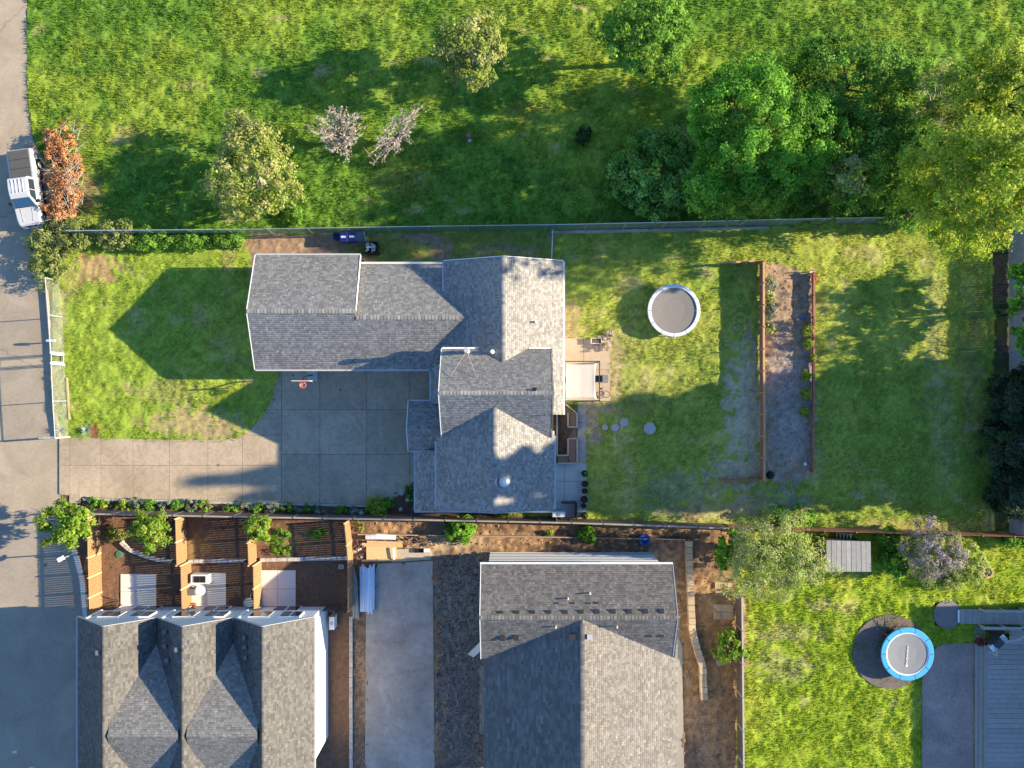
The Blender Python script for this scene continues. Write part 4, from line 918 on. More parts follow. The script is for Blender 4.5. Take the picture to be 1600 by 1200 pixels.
# dead brush heap beside the pickup
bp = thing('brush_pile', 'heap of orange-brown dead branches on the verge beside the white pickup', 'brush pile', Vector((im(100, 275, .6).x, im(100, 275, .6).y, 0)))
for (x, y, rx, ry) in ((92, 225, 1.0, 1.4), (98, 262, 1.35, 1.6), (100, 300, 1.3, 1.5), (95, 332, 1.0, 1.2)):
    crown(bp, im(x, y, .6), (rx, ry, .75), 60, 45, .17, GREENS['rust'], .32, .35, name='dead_leaves', m=NEED, low=-.3)
tw = MB()
for i in range(90):
    p = im(rnd.uniform(78, 126), rnd.uniform(200, 350), rnd.uniform(.3, 1.3)); a = rnd.uniform(0, 6.28); l = rnd.uniform(.5, 1.5)
    tw.tube([p, p + Vector((math.cos(a) * l, math.sin(a) * l, rnd.uniform(-.1, .3)))], [.022, .008], 4)
for i in range(40):
    p = im(rnd.uniform(105, 130), rnd.uniform(255, 320), rnd.uniform(.9, 1.5)); a = rnd.uniform(0, 6.28); l = rnd.uniform(.5, 1.3)
    tw.tube([p, p + Vector((math.cos(a) * l, math.sin(a) * l, rnd.uniform(-.1, .3)))], [.02, .008], 4)
tw.build('dead_twigs', TWIG, bp)
# hedge along the street end of the fence
for i, (x, y, rx, ry, h, lab) in enumerate(((70, 374, 1.2, 1.0, 1.6, 'hedge bush nearest the front bumper of the pickup'), (118, 366, 1.6, 1.3, 1.7, 'broad hedge bush at the top left corner of the front lawn'), (74, 415, 1.5, 1.7, 1.5, 'hedge bush overhanging the street at the top of the street fence'),
                                  (178, 366, 1.7, 1.1, 1.5, 'second hedge bush along the wire fence from the street'), (232, 374, 1.5, .8, 1.2, 'low ivy bush on the wire fence, third from the street'), (290, 374, 1.7, .7, 1.1, 'low ivy bush on the wire fence, fourth from the street'), (350, 372, 1.5, .6, 1.0, 'low ivy bush on the wire fence, fifth from the street'))):
    bush('hedge_bush', lab, x, y, (rx, ry), h, 'hedge' if i < 4 else 'mid', 90, 55, .13, .32, 'hedge bushes along the wire fence')
bush('fence_bush', 'dark green bush at the foot of the pale shrubby tree', 462, 336, (.6, .8), .9, 'mid', 30, 40, .13, .25)
# bottom strip
tree('street_tree', 'lime green round-crowned tree at the corner of the parking court', 103, 820, 3.0, (1.95, 1.6, 1.3), 0, 'lime', 100, 50, .2, .36, trunk_r=.08)
tree('yard_tree', 'lime green tree in the first townhouse yard', 237, 828, 2.3, (1.35, 1.45, 1.0), 0, 'lime', 70, 50, .16, .33, trunk_r=.06)
tree('yard_tree', 'small lime tree over the fence between second and third townhouse yard', 403, 826, 2.2, (1.15, .95, .8), 0, 'lime', 50, 50, .16, .3, trunk_r=.05)
bush('weed_clump', 'low bright weeds on the mound in the third townhouse yard', 438, 848, (.9, 1.1), .4, 'bright', 26, 30, .13, .22, cat='plant')
bush('weed_clump', 'small low weeds by the stripes of light in the third townhouse yard', 497, 835, (.8, .4), .3, 'bright', 14, 24, .13, .2, cat='plant')
bush('ornamental_grass', 'tan and green grass tuft beside the first townhouse yard tree', 182, 836, (.9, .5), .5, 'olive', 18, 30, .16, .25, cat='plant')
bush('lot_bush', 'bright green bush behind the new house lot, largest of the three', 719, 830, (1.05, 1.0), 1.2, 'bright', 46, 45, .2, .3)
bush('lot_bush', 'tiny lime bush on the dirt behind the new house', 858, 833, (.35, .3), .4, 'lime', 10, 24, .14, .16)
bush('lot_bush', 'green bush with dry tan tips on the dirt behind the new house', 918, 836, (.65, .75), .8, 'bright', 26, 34, .17, .25)
bush('lot_bush', 'tiny lime sprig by the lumber stack', 563, 822, (.3, .3), .5, 'lime', 8, 18, .13, .14)
tree('pale_tree', 'large pale feathery tree by the fence at the top of the lime lawn', 1208, 868, 3.6, (3.6, 3.2, 2.2), 0, 'pale', 320, 60, .15, .5, trunk_r=.2, nl=10, W=.4)
bush('maple_bush', 'bright green big-leaved bush on the left of the pale feathery tree', 1143, 862, (1.3, 1.3), 2.6, 'bright', 60, 45, .24, .36)
bush('fence_tree', 'round lime green bush on the fence right of the new house', 1141, 1011, (1.05, 1.35), 1.8, 'lime', 60, 50, .17, .3)
tree('lilac', 'greyish purple lilac in bloom on the lime lawn by the red fence', 1458, 860, 2.1, (2.4, 2.0, 1.4), 0, 'lilac', 170, 55, .13, .4, trunk_r=.1, nl=9, bark=TWIG)
bush('pale_bush', 'pale green bush on the right flank of the lilac', 1516, 880, (1.6, 1.6), 1.5, 'pale', 80, 50, .12, .32)
bush('pale_bush', 'low pale green bush under the lilac on the lawn side', 1480, 905, (1.6, .8), .9, 'pale', 46, 50, .12, .28)
bush('green_bush', 'bright green bush between shed and lilac', 1394, 878, (1.15, 1.15), 1.4, 'bright', 54, 45, .2, .32)
bush('green_bush', 'dark green bush behind the shed corner by the red fence', 1385, 840, (1.1, .7), 1.3, 'mid', 40, 45, .18, .3)
bush('green_bush', 'green shrub on the red fence near the right edge', 1582, 846, (1.0, .5), 1.0, 'bright', 26, 40, .18, .28)
bush('green_bush', 'bushy green shrub above the pale feathery tree', 1235, 806, (2.0, .8), 1.4, 'bright', 60, 45, .18, .32)
# planted bed south of the driveway
BP = [(146, 787, .55, 'bright', 'green bed plant nearest the street'), (160, 788, .5, 'lime', 'lime bed plant, second from the street'), (192, 789, .55, 'lime', 'lime bed plant with grassy leaves, third from the street'), (216, 786, .6, 'sage', 'white-green bed plant, fourth from the street'), (232, 789, .6, 'bright', 'green bed plant, fifth from the street'),
      (259, 789, .5, 'sage', 'pale flowering bed plant, sixth from the street'), (276, 790, .45, 'bright', 'green bed plant, seventh from the street'), (298, 789, .55, 'sage', 'pale grey-green bed plant, eighth from the street'), (318, 790, .6, 'mid', 'dark green bed plant, ninth from the street'), (360, 793, .5, 'mid', 'small bed plant, tenth from the street'),
      (382, 792, .55, 'sage', 'grey-green bed plant, eleventh from the street'), (402, 793, .5, 'mid', 'dark bed plant, twelfth from the street'), (424, 794, .55, 'sage', 'grey-green bed plant, thirteenth from the street'), (448, 794, .5, 'mid', 'dark bed plant, fourteenth from the street'), (468, 796, .35, 'sage', 'tiny pale bed plant, fifteenth from the street'),
      (482, 797, .5, 'mid', 'dark bed plant, sixteenth from the street'), (498, 797, .5, 'sage', 'spiky grey-green bed plant, seventeenth from the street'), (534, 799, .5, 'mid', 'dark bed plant, eighteenth from the street'), (552, 798, .3, 'sage', 'tiny round bed plant beside the wire ball')]
for (x, y, r_, col, lab) in BP: bush('bed_plant', lab, x, y, (r_, r_ * .8), .5, col, 16, 26, .13, .17, 'plants in the bed along the driveway', cat='plant')
bush('bed_shrub', 'yellow-green rounded shrub at the house end of the planted bed', 587, 789, (.65, .75), 1.0, 'yellow', 36, 40, .14, .22)
bush('bed_shrub', 'green rounded shrub touching the yellow-green one at the end of the bed', 604, 790, (.6, .55), .9, 'bright', 30, 40, .14, .2)
bush('bed_shrub', 'dark green mat plant at the corner of the low west roof', 641, 768, (.4, .6), .3, 'mid', 16, 30, .13, .2, cat='plant')
bush('bed_shrub', 'yellow-green plant behind the house by the dark fence', 790, 804, (.8, .3), .4, 'lime', 16, 26, .13, .18, cat='plant')
for (x, y, lab) in ((92, 672, 'spiky grey-green plant behind the street fence'), (131, 672, 'spiky grey-green plant beside the mulch patch on the front lawn')):
    b = g(x + 6, y, .1); t = thing('agave_plant', lab, 'plant', b, 'spiky plants by the driveway mouth')
    n = 60; a = R.uniform(0, 6.28, n); e = R.uniform(.1, 1.2, n); V = []
    mb = MB()
    for i in range(n):
        d = Vector((math.cos(a[i]) * math.cos(e[i]), math.sin(a[i]) * math.cos(e[i]), math.sin(e[i]))) * rnd.uniform(.4, .7); s = Vector((-math.sin(a[i]), math.cos(a[i]), 0)) * .04
        mb.quad(b - s, b + s, b + d)
    mb.build('spikes', mat('agave_leaf', (.34, .42, .33), .6, var=.15), t)
# garden bed shrubs
for (x, y, r_, lab) in ((1262, 517, .45, 'largest yellow shrub in the garden bed'), (1263, 537, .34, 'second yellow shrub from the top in the garden bed'), (1260, 586, .36, 'yellow shrub half way down the garden bed'), (1258, 617, .42, 'wide yellow shrub near the shade line in the garden bed'), (1256, 643, .32, 'dull yellow shrub in the shaded part of the garden bed'), (1270, 558, .16, 'tiny yellow sprig on the low redwood wall')):
    bush('yellow_shrub', lab, x, y, (r_, r_), r_ * 1.3 + .25, 'yellow', 26, 28, .11, .15, 'yellow shrubs in the garden bed', z0=.12)
for (y, h, c, lab) in ((445, .8, 'sage', 'topmost pale bush along the redwood wall'), (466, .9, 'pale', 'second pale bush along the redwood wall'), (487, .9, 'sage', 'third pale bush along the redwood wall'), (508, .7, 'pale', 'lowest pale bush along the redwood wall, with straw-coloured tips')):
    bush('wall_bush', lab, 1202, y, (.4, .6), h, c, 26, 34, .13, .2, 'pale bushes along the redwood wall')

# tall firs stand in the neighbouring gardens beyond the right edge; their shade lies over the lower back lawn
def fir(px, py, h, r, label):
    b = g(px, py); t = thing('fir_tree', label, 'tree', b, 'tall firs beyond the right edge')
    MB().tube([b, b + Vector((0, 0, h * .5)), b + Vector((0, 0, h))], [.4, .25, .04], 8).build('trunk', BARK, t)
    n = 13000; z = R.uniform(.08, 1, n) ** .9; k = (1 - z) ** .75; a = R.uniform(0, 6.28, n); tier = .7 + .3 * np.sin(z * h * 3.2) ; rr = r * k * np.sqrt(R.random(n)) * tier
    pos = np.stack([b.x + np.cos(a) * rr, b.y + np.sin(a) * rr, z * h - rr * .25 + .3], 1); pos[:, 2] = np.maximum(pos[:, 2], .3)
    nr = np.stack([np.cos(a) * .4, np.sin(a) * .4, np.ones(n)], 1) + R.normal(size=(n, 3)) * .4
    leaf_mesh('crown', t, pos, nr, np.full(n, .75), .5, np.array(GREENS['fir'])[R.integers(0, 3, n)])
for i, (x, y, h, r, lab) in enumerate(((1655, 598, 17, 3.6, 'fir beyond the grey fence, nearest the green overhanging tree'), (1700, 655, 26, 5.2, 'tallest fir beyond the grey fence'), (1700, 686, 24.5, 4.6, 'fir beyond the grey fence behind the middle dark bush'),
                          (1715, 714, 24, 4.0, 'broad fir beyond the grey fence behind the lower dark bush'), (1660, 735, 15, 3.0, 'short fir beyond the grey fence by the red fence corner'))):
    fir(x, y, h, r, lab)
tree('thin_tree', 'loose-leaved tree beyond the grey fence at the top of the back lawn', 1800, 455, 6.5, (3.4, 3.6, 3.6), 0, 'mid', 95, 12, .26, .35, trunk_r=.2, nl=9)
tree('thin_tree', 'loose-leaved tree beyond the grey fence opposite the garden bed', 1850, 540, 7, (3.4, 3.4, 3.6), 0, 'mid', 95, 12, .26, .35, trunk_r=.2, nl=9)
# trees continuing the field beyond the top of the photograph
tree('field_tree', 'green tree standing at the top of the field beyond the blossom trees', 735, 82, 3.6, (2.6, 2.4, 2.4), 0, 'olive', 170, 55, .2, .5, trunk_r=.18)
tree('field_tree', 'green tree at the top of the field left of the bright maple', 1010, 60, 4.2, (3.2, 2.8, 2.8), 0, 'mid', 200, 55, .22, .5, trunk_r=.2)
st = thing('stump', 'small reddish stump with a pale patch standing in the field', 'stump', g(733, 216))
MB().lathe(g(733, 216), [(.24, 0), (.2, .25), (.18, .75), (.15, .8)], 10).build('wood', mat('stump_wood', (.22, .12, .09), .9, var=.4, scale=6), st)
MB().lathe(g(734, 221), [(.12, 0), (.14, .3), (.02, .34)], 8).build('pale_stone', STONE, st)

# ------------------------------------------------------------------ white pickup
def pickup():
    t = thing('pickup_truck', 'white crew-cab pickup with black bed cover parked on the street', 'truck', Vector((g(51, 299).x, g(51, 299).y, -.05)))
    t.rotation_euler = (0, 0, 0)
    d = Vector((16, -117, 0)).normalized(); s = Vector((-d.y, d.x, 0))   # forward, left
    o = Vector(t.location)
    def P(f, l, z): return o + d * f + s * l + Vector((0, 0, z))
    def loft(secs, nm, m, parent=t, bev=.05):
        mb = MB(); n = len(secs[0])
        for sc in secs: mb.v += [tuple(P(*q)) for q in sc]
        for i in range(len(secs) - 1):
            for k in range(n): mb.f.append((i * n + k, i * n + (k + 1) % n, (i + 1) * n + (k + 1) % n, (i + 1) * n + k))
        mb.f.append(tuple(reversed(range(n)))); mb.f.append(tuple((len(secs) - 1) * n + k for k in range(n)))
        return mb.build(nm, m, parent, bevel=bev)
    def sec(f, w, z0, z1, wt=None): wt = wt or w; return [(f, -w, z0), (f, w, z0), (f, w * 1.01, (z0 + z1) * .55), (f, wt, z1), (f, -wt, z1), (f, -w * 1.01, (z0 + z1) * .55)]
    loft([sec(-2.95, .92, .55, 1.12, .9), sec(-2.8, .98, .45, 1.17, .94), sec(-.55, 1.0, .42, 1.18, .95), sec(1.2, 1.0, .42, 1.17, .95), sec(1.35, 1.0, .42, 1.15, .93), sec(2.35, .98, .45, 1.08, .86), sec(2.75, .92, .5, 1.0, .78), sec(2.9, .8, .55, .9, .68)], 'body', WHITEP)
    def cs(f, w, z0, z1, wt): return [(f, -w, z0), (f, w, z0), (f, wt, z1), (f, -wt, z1)]
    loft([cs(-.62, .90, 1.15, 1.70, .76), cs(-.50, .91, 1.15, 1.86, .72), cs(.2, .92, 1.15, 1.90, .72), cs(.75, .92, 1.15, 1.86, .70), cs(.95, .92, 1.15, 1.72, .74), cs(1.5, .90, 1.15, 1.19, .86)], 'cab', WHITEP, bev=.03)
    for k in (-.42, -.14, .14, .42):
        MB().bar(P(-.4, k, 1.90), P(.6, k, 1.905), .05, .03).build('roof_rib', WHITEP, t)
    def qd(nm, pts, m):
        mb = MB().quad(*[P(*q) for q in pts]); ob = mb.build(nm, m, t); md = ob.modifiers.new('thick', 'SOLIDIFY'); md.thickness = .02; md.offset = 0; return ob
    qd('windshield', [(1.50, -.80, 1.215), (1.50, .80, 1.215), (.985, .66, 1.73), (.985, -.66, 1.73)], mat('windshield_glass', (.02, .06, .12), .06, var=0, spec=.9))
    for sg in (-1, 1):
        qd('side_window', [(-.47, sg * .91, 1.24), (.35, sg * .92, 1.24), (.35, sg * .79, 1.74), (-.42, sg * .78, 1.72)], GLASS)
        qd('side_window', [(.40, sg * .92, 1.24), (1.25, sg * .915, 1.22), (.88, sg * .80, 1.68), (.40, sg * .79, 1.74)], GLASS)
        MB().box(P(1.2, sg * 1.1, 1.28), (.22, .14, .2), math.atan2(d.y, d.x)).build('mirror', BLACK, t, bevel=.03)
        for f in (-1.85, 1.85):
            c = P(f, sg * .93, .39); ax_ = s * sg
            wl = MB().tube([c - ax_ * .12, c + ax_ * .13], .39, 20).build('wheel', BLACK, t)
            MB().tube([c + ax_ * .12, c + ax_ * .145], [.24, .20], 14).build('rim', STEEL, wl)
            MB().tube([c - ax_ * .13, c + ax_ * .075], .46, 20).build('wheel_arch', BLACK, t)
        qd('headlight', [(2.86, sg * .45, .74), (2.70, sg * .88, .76), (2.62, sg * .88, .98), (2.80, sg * .45, .92)], mat('lamp_lens', (.7, .7, .72), .1, var=0, spec=.8))
        MB().box(P(-2.92, sg * .86, .92), (.10, .12, .4), math.atan2(d.y, d.x)).build('taillight', mat('tail_red', (.45, .02, .02), .3), t)
        for f in (.05, .85): MB().bar(P(f, sg * 1.005, 1.05), P(f + .16, sg * 1.005, 1.05), .03, .03).build('door_handle', DARKM, t)
    tn = mat('vinyl_black', (.09, .088, .08), .6, var=.1)
    cv = MB().hexa([P(-2.86, -.80, 1.16), P(-.72, -.80, 1.16), P(-.72, .80, 1.16), P(-2.86, .80, 1.16), P(-2.86, -.80, 1.23), P(-.72, -.80, 1.23), P(-.72, .80, 1.23), P(-2.86, .80, 1.23)]).build('bed_cover', tn, t, bevel=.02)
    for f in (-2.15, -1.45): MB().bar(P(f, -.78, 1.235), P(f, .78, 1.235), .05, .015).build('cover_seam', DARKM, cv)
    MB().hexa([P(2.75, -.85, .4), P(3.0, -.7, .4), P(3.0, .7, .4), P(2.75, .85, .4), P(2.75, -.87, .62), P(3.02, -.7, .62), P(3.02, .7, .62), P(2.75, .87, .62)]).build('front_bumper', STEEL, t, bevel=.04)
    MB().hexa([P(-3.05, -.8, .45), P(-2.85, -.9, .45), P(-2.85, .9, .45), P(-3.05, .8, .45), P(-3.05, -.8, .62), P(-2.85, -.9, .62), P(-2.85, .9, .62), P(-3.05, .8, .62)]).build('rear_bumper', STEEL, t, bevel=.03)
    qd('grille', [(2.91, -.42, .62), (2.91, .42, .62), (2.89, .42, .9), (2.89, -.42, .9)], DARKM)
    for sg in (-1, 1):      # panel gaps, hood creases, sills
        for f in (-.58, .38, 1.30): MB().bar(P(f, sg * 1.012, .55), P(f, sg * .99, 1.16), .012, .012).build('panel_gap', DARKM, t)
        MB().bar(P(1.6, sg * .45, 1.155), P(2.6, sg * .38, 1.065), .03, .012).build('hood_crease', GUTTER, t)
        MB().bar(P(-1.3, sg * 1.03, .44), P(1.3, sg * 1.03, .44), .16, .06).build('side_step', BLACK, t)
    MB().bar(P(1.52, -.86, 1.165), P(1.52, .86, 1.165), .05, .02).build('cowl', BLACK, t)
    MB().box(P(-.66, 0, 1.45), (.03, 1.3, .38), math.atan2(d.y, d.x)).build('rear_window', GLASS, t)
    MB().bar(P(1.45, -.7, 1.225), P(1.42, .1, 1.235), .03, .02).build('wiper', BLACK, t)
pickup()

# mailbox by the street fence
mbx = thing('mailbox', 'pale grey mailbox on a post by the street fence', 'mailbox', g(93, 534, 0))
MB().box(g(93, 534, .45), (.10, .10, 1.0)).build('post', WOOD_D, mbx)
m_ = MB(); c = g(93, 534, .95); pr = [(-.1, 0), (.1, 0), (.1, .16), (.07, .24), (0, .27), (-.07, .24), (-.1, .16)]
m_.v += [tuple(c + Vector((dx, y, z))) for dx in (-.31, .31) for y, z in pr]
m_.f += [tuple(range(7)), tuple(reversed(range(7, 14)))] + [(k, (k + 1) % 7, 7 + (k + 1) % 7, 7 + k)[::-1] for k in range(7)]
b_ = m_.build('box', mat('mailbox_grey', (.55, .56, .60), .4), mbx)
MB().box(c + Vector((-.315, 0, .1)), (.02, .18, .2)).build('flap', STEEL, b_)
ub = thing('meter_box', 'small dark meter lid in the verge behind the street fence', 'utility lid', g(101, 627, .2)); MB().box(g(101, 627, .22), (.28, .28, .06)).build('lid', DARKM, ub)

# ------------------------------------------------------------------ trampolines
def trampoline(label, px, py, r, h, pad_m, mat_m, segs, ring_m=None):
    c = im(px, py, h); c = Vector((c.x, c.y, 0)); t = thing('trampoline', label, 'trampoline', c)
    top = c + Vector((0, 0, h)); n = 48; ri = r * (.86 if ring_m is None else .80)
    MB().tube([top + Vector((math.cos(6.2832 * k / n) * (r - .05), math.sin(6.2832 * k / n) * (r - .05), -.06)) for k in range(n + 1)], .035, 8).build('frame', STEEL, t)
    for s in range(segs):
        mb = MB(); a0, a1 = 6.2832 * s / segs + .012, 6.2832 * (s + 1) / segs - .012; kk = 7
        for rr, z in ((ri, 0), (ri + .02, .035), (r - .03, .035), (r, .0), (r, -.05), (ri, -.03)):
            for q in range(kk): a = a0 + (a1 - a0) * q / (kk - 1); mb.v.append((top.x + rr * math.cos(a), top.y + rr * math.sin(a), top.z + z))
        for i in range(5):
            for q in range(kk - 1): mb.f.append((i * kk + q, (i + 1) * kk + q, (i + 1) * kk + q + 1, i * kk + q + 1))
        mb.f.append(tuple(i * kk for i in range(6))); mb.f.append(tuple(i * kk + kk - 1 for i in reversed(range(6))))
        mb.build('pad', pad_m, t)
    if ring_m:
        MB().lathe(top, [(ri + .01, -.03), (ri + .01, .02), (ri - .07, .0), (ri - .07, -.03)], 48, False).build('edge_band', ring_m, t); ri -= .07
    MB().lathe(top, [(.02, -.10), (ri * .5, -.09), (ri, -.03), (ri, -.05), (ri * .5, -.11), (.02, -.12)], 48).build('jumping_mat', mat_m, t)
    for k in range(6):
        a = 6.2832 * k / 6 + .3; p = top + Vector((math.cos(a) * (r - .06), math.sin(a) * (r - .06), -.06)); q = p + Vector((0, 0, -h + .06))
        MB().tube([p, q], .028, 6).build('leg', STEEL, t)
    return t, top
JM = mat('jumping_mat_grey', (.21, .195, .18), .8, var=.08, scale=3)
trampoline('round trampoline with white rim and grey mat on the back lawn', 1053, 485, 2.03, .85, mat('pad_white_blue', (.62, .66, .78), .5, var=.05), JM, 12)
t2, tp = trampoline('round trampoline with blue rim and white band on the lime lawn', 1418, 1022, 2.05, .8, mat('pad_blue', (.06, .36, .66), .5, var=.06), mat('jumping_mat_grey2', (.23, .24, .25), .8, var=.08), 10, mat('band_white', (.75, .76, .78), .5))
lg = MB()
for k in range(9):            # illegible white lettering running up the mat
    y = -.78 + k * .16; lg.box(tp + Vector((-.02 + .012 * k, y, -.065)), (.12 if k % 3 else .17, .05, .012)); lg.box(tp + Vector((-.06 + .012 * k + (.05 if k % 2 else 0), y + .05, -.065)), (.045, .12, .012))
lg.lathe(tp + Vector((-.04, -.92, -.07)), [(.09, 0), (.09, .012)], 10)
lg.build('mat_lettering', MATS['band_white'], t2)
# dry uprooted plant on the weed cloth
dp = thing('dry_plant', 'dark dry branch heap on the cloth beside the blue trampoline', 'branches', g(1390, 985)); tw = MB()
for i in range(40):
    a = rnd.uniform(.2, 3.0); p = g(1388 + rnd.uniform(-10, 10), 990 + rnd.uniform(-6, 12), .1); l = rnd.uniform(.6, 1.5)
    tw.tube([p, p + Vector((math.cos(a) * l * .5, math.sin(a) * l * .5, .25)), p + Vector((math.cos(a) * l, math.sin(a) * l, .3))], [.025, .016, .006], 5)
tw.build('twigs', BARK, dp)

# ------------------------------------------------------------------ basketball hoop on the driveway
bh = thing('basketball_hoop', 'portable basketball hoop with red rim on the driveway below the garage eave', 'basketball hoop', im(487, 588, 0.4) * 1)
o = im(487, 588, .4); o.z = 0; bh.location = o
MB().box(o + Vector((0, .1, .13)), (.8, .9, .22)).build('base', mat('base_grey', (.45, .44, .42), .6), bh, bevel=.05)
MB().tube([o + Vector((0, .1, .2)), o + Vector((.02, -.05, 2.4)), o + Vector((.02, -.35, 2.95))], .05, 8).build('pole', BLACK, bh)
bb = MB().box(o + Vector((.02, -.42, 3.15)), (1.35, .05, .85)).build('backboard', mat('backboard_tan', (.62, .55, .48), .4), bh)
rc = o + Vector((.02, -.72, 2.95))
MB().tube([rc + Vector((math.cos(6.2832 * k / 24) * .23, math.sin(6.2832 * k / 24) * .23, 0)) for k in range(25)], .035, 8).build('rim', mat('rim_red', (.62, .05, .04), .45), bh)
MB().bar(o + Vector((.02, -.42, 2.95)), o + Vector((.02, -.50, 2.95)), .2, .08).build('bracket', MATS['rim_red'], bh)
net = MB()
for k in range(12):
    a, a2 = 6.2832 * k / 12, 6.2832 * (k + .5) / 12
    for sg in (-1, 1):
        a2 = a + sg * .5; net.tube([rc + Vector((math.cos(a) * .22, math.sin(a) * .22, 0)), rc + Vector((math.cos(a2) * .17, math.sin(a2) * .17, -.22)), rc + Vector((math.cos(a) * .12, math.sin(a) * .12, -.42))], .012, 4)
net.build('net', mat('net_pink', (.62, .42, .40), .7), bh)

# ------------------------------------------------------------------ bins by the wire fence
def bin_(label, px, py, m, lid_m, label_patch, w=.62, d=.78, h=1.05, rz=0.0):
    c = im(px, py, h); c.z = 0; t = thing('wheelie_bin', label, 'bin', c, 'wheelie bins by the wire fence')
    M = Matrix.Rotation(rz, 3, 'Z')
    def Q(x, y, z): return c + M @ Vector((x, y, z))
    mb = MB(); mb.hexa([Q(*v) for v in ((-w * .4, -d * .38, .06), (w * .4, -d * .38, .06), (w * .4, d * .38, .06), (-w * .4, d * .38, .06), (-w / 2, -d / 2, h), (w / 2, -d / 2, h), (w / 2, d / 2, h), (-w / 2, d / 2, h))]); mb.build('bin_body', m, t, bevel=.03)
    ld = MB().hexa([Q(*v) for v in ((-w * .53, -d * .55, h), (w * .53, -d * .55, h), (w * .53, d * .5, h), (-w * .53, d * .5, h), (-w * .47, -d * .48, h + .08), (w * .47, -d * .48, h + .08), (w * .47, d * .45, h + .1), (-w * .47, d * .45, h + .1))]).build('lid', lid_m, t, bevel=.03)
    MB().tube([Q(-w * .45, d * .58, h - .02), Q(w * .45, d * .58, h - .02)], .025, 6).build('handle', BLACK, t)
    for sx in (-1, 1): MB().tube([Q(sx * w * .38, d * .42, .12), Q(sx * w * .46, d * .42, .12)], .12, 12).build('wheel', BLACK, t)
    if label_patch: MB().box(Q(0, -.02, h + .1), (.38, .15, .012), rz).build('label_panel', mat('label_white', (.7, .7, .75), .5), ld)
NAVY = mat('bin_navy', (.012, .018, .10), .45, var=.08); NAVYL = mat('bin_lid_navy', (.015, .025, .16), .4, var=.08); TEAL = mat('bin_teal', (.02, .28, .27), .5)
bin_('small navy bin at the left end of the bin row', 526, 369, NAVY, NAVY, False, .5, .5, .85)
bin_('navy bin with white label, left of the two labelled bins', 537, 370, NAVY, NAVYL, True)
bin_('navy bin with white label, right of the two labelled bins', 550, 369.5, NAVY, NAVYL, True)
bin_('slate-lidded teal bin at the right end of the bin row', 563, 369, TEAL, mat('lid_slate', (.05, .075, .12), .5), False, .66, .85)
cr = thing('junk_cart', 'small dark open cart heaped with pale rubbish beside the bins', 'cart', g(583, 390)); o = g(583, 390)
for (dx, dy, sx, sy) in ((-.45, 0, .05, .85), (.45, 0, .05, .85), (0, .42, .95, .05), (0, -.42, .95, .05)): MB().box(o + Vector((dx, dy, .45)), (sx, sy, .75)).build('cart_side', BLACK, cr)
MB().box(o + Vector((0, 0, .12)), (.9, .85, .06)).build('cart_floor', BLACK, cr)
for k in range(14): MB().box(o + Vector((rnd.uniform(-.32, .32), rnd.uniform(-.3, .3), .6 + rnd.uniform(0, .2))), (rnd.uniform(.12, .3), rnd.uniform(.1, .25), rnd.uniform(.05, .12)), rnd.uniform(0, 3), (rnd.uniform(-.4, .4), 'X')).build('rubbish', (mat('rub_pale', (.5, .42, .38), .8), TRIM, mat('rub_grey', (.35, .37, .40), .7))[k % 3], cr)
pb = thing('plywood_offcuts', 'orange-brown board offcuts lying against the garage wall by the bins', 'boards', g(580, 405))
for k, (x, y, sx, sy, rz) in enumerate(((578, 407, .9, .5, .05), (560, 404, 1.7, .35, .15), (566, 402, 1.8, .10, .35), (575, 414, .7, .4, .0))): MB().box(g(x, y, .06 + .05 * k), (sx, sy, .04), rz).build('board', WOOD if k != 3 else WOOD_P, pb)
fs = thing('firewood_stack', 'small dark stack of firewood and pots under the garage eave', 'firewood', g(600, 414))
for k in range(9): MB().tube([g(590 + k * 3, 418, .12 + .1 * (k % 2)), g(590 + k * 3, 411, .12 + .1 * (k % 2))], .07, 8).build('log', WOOD_P if k < 3 else WOOD_D, fs)

# ------------------------------------------------------------------ patio behind the house
cn = thing('shade_canopy', 'white fabric shade canopy on dark posts over the tan patio', 'canopy', g(906, 596))
x0, x1, y0, y1 = 878, 927, 569.5, 624; zc = 2.35
cx = [(x0 + (x1 - x0) * i / 12, y0 + (y1 - y0) * j / 12) for j in range(13) for i in range(13)]
mb = MB()
for n_, (x, y) in enumerate(cx):
    i, j = n_ % 13, n_ // 13; u, v = i / 12 - .5, j / 12 - .5
    edge = (abs(u) * 2) ** 2 * .0; bx = x - math.copysign(1, u) * 3 * (1 - (2 * v) ** 2) * (abs(u) > .49); by = y - math.copysign(1, v) * 2 * (1 - (2 * u) ** 2) * (abs(v) > .49)
    mb.v.append(tuple(g(bx, by, zc - .012 * math.cos(u * 9.4) ** 2 - .05 * (1 - 4 * u * u) * (1 - 4 * v * v))))
for j in range(12):
    for i in range(12): mb.f.append((j * 13 + i, (j + 1) * 13 + i, (j + 1) * 13 + i + 1, j * 13 + i + 1))
cl = mb.build('canopy_fabric', mat('canvas_white', (.56, .52, .47), .8, var=.05, trans=.1), cn, smooth=True); md = cl.modifiers.new('thick', 'SOLIDIFY'); md.thickness = .015
for (x, y) in ((877, 567), (931, 567), (877, 626), (931, 626)): MB().box(g(x, y, 1.2), (.09, .09, 2.4)).build('post', DARKM, cn)
for a, b in (((877, 567), (931, 567)), ((877, 626), (931, 626)), ((877, 567), (877, 626)), ((931, 567), (931, 626))): MB().bar(g(*a, 2.38), g(*b, 2.38), .07, .07).build('beam', DARKM, cn)
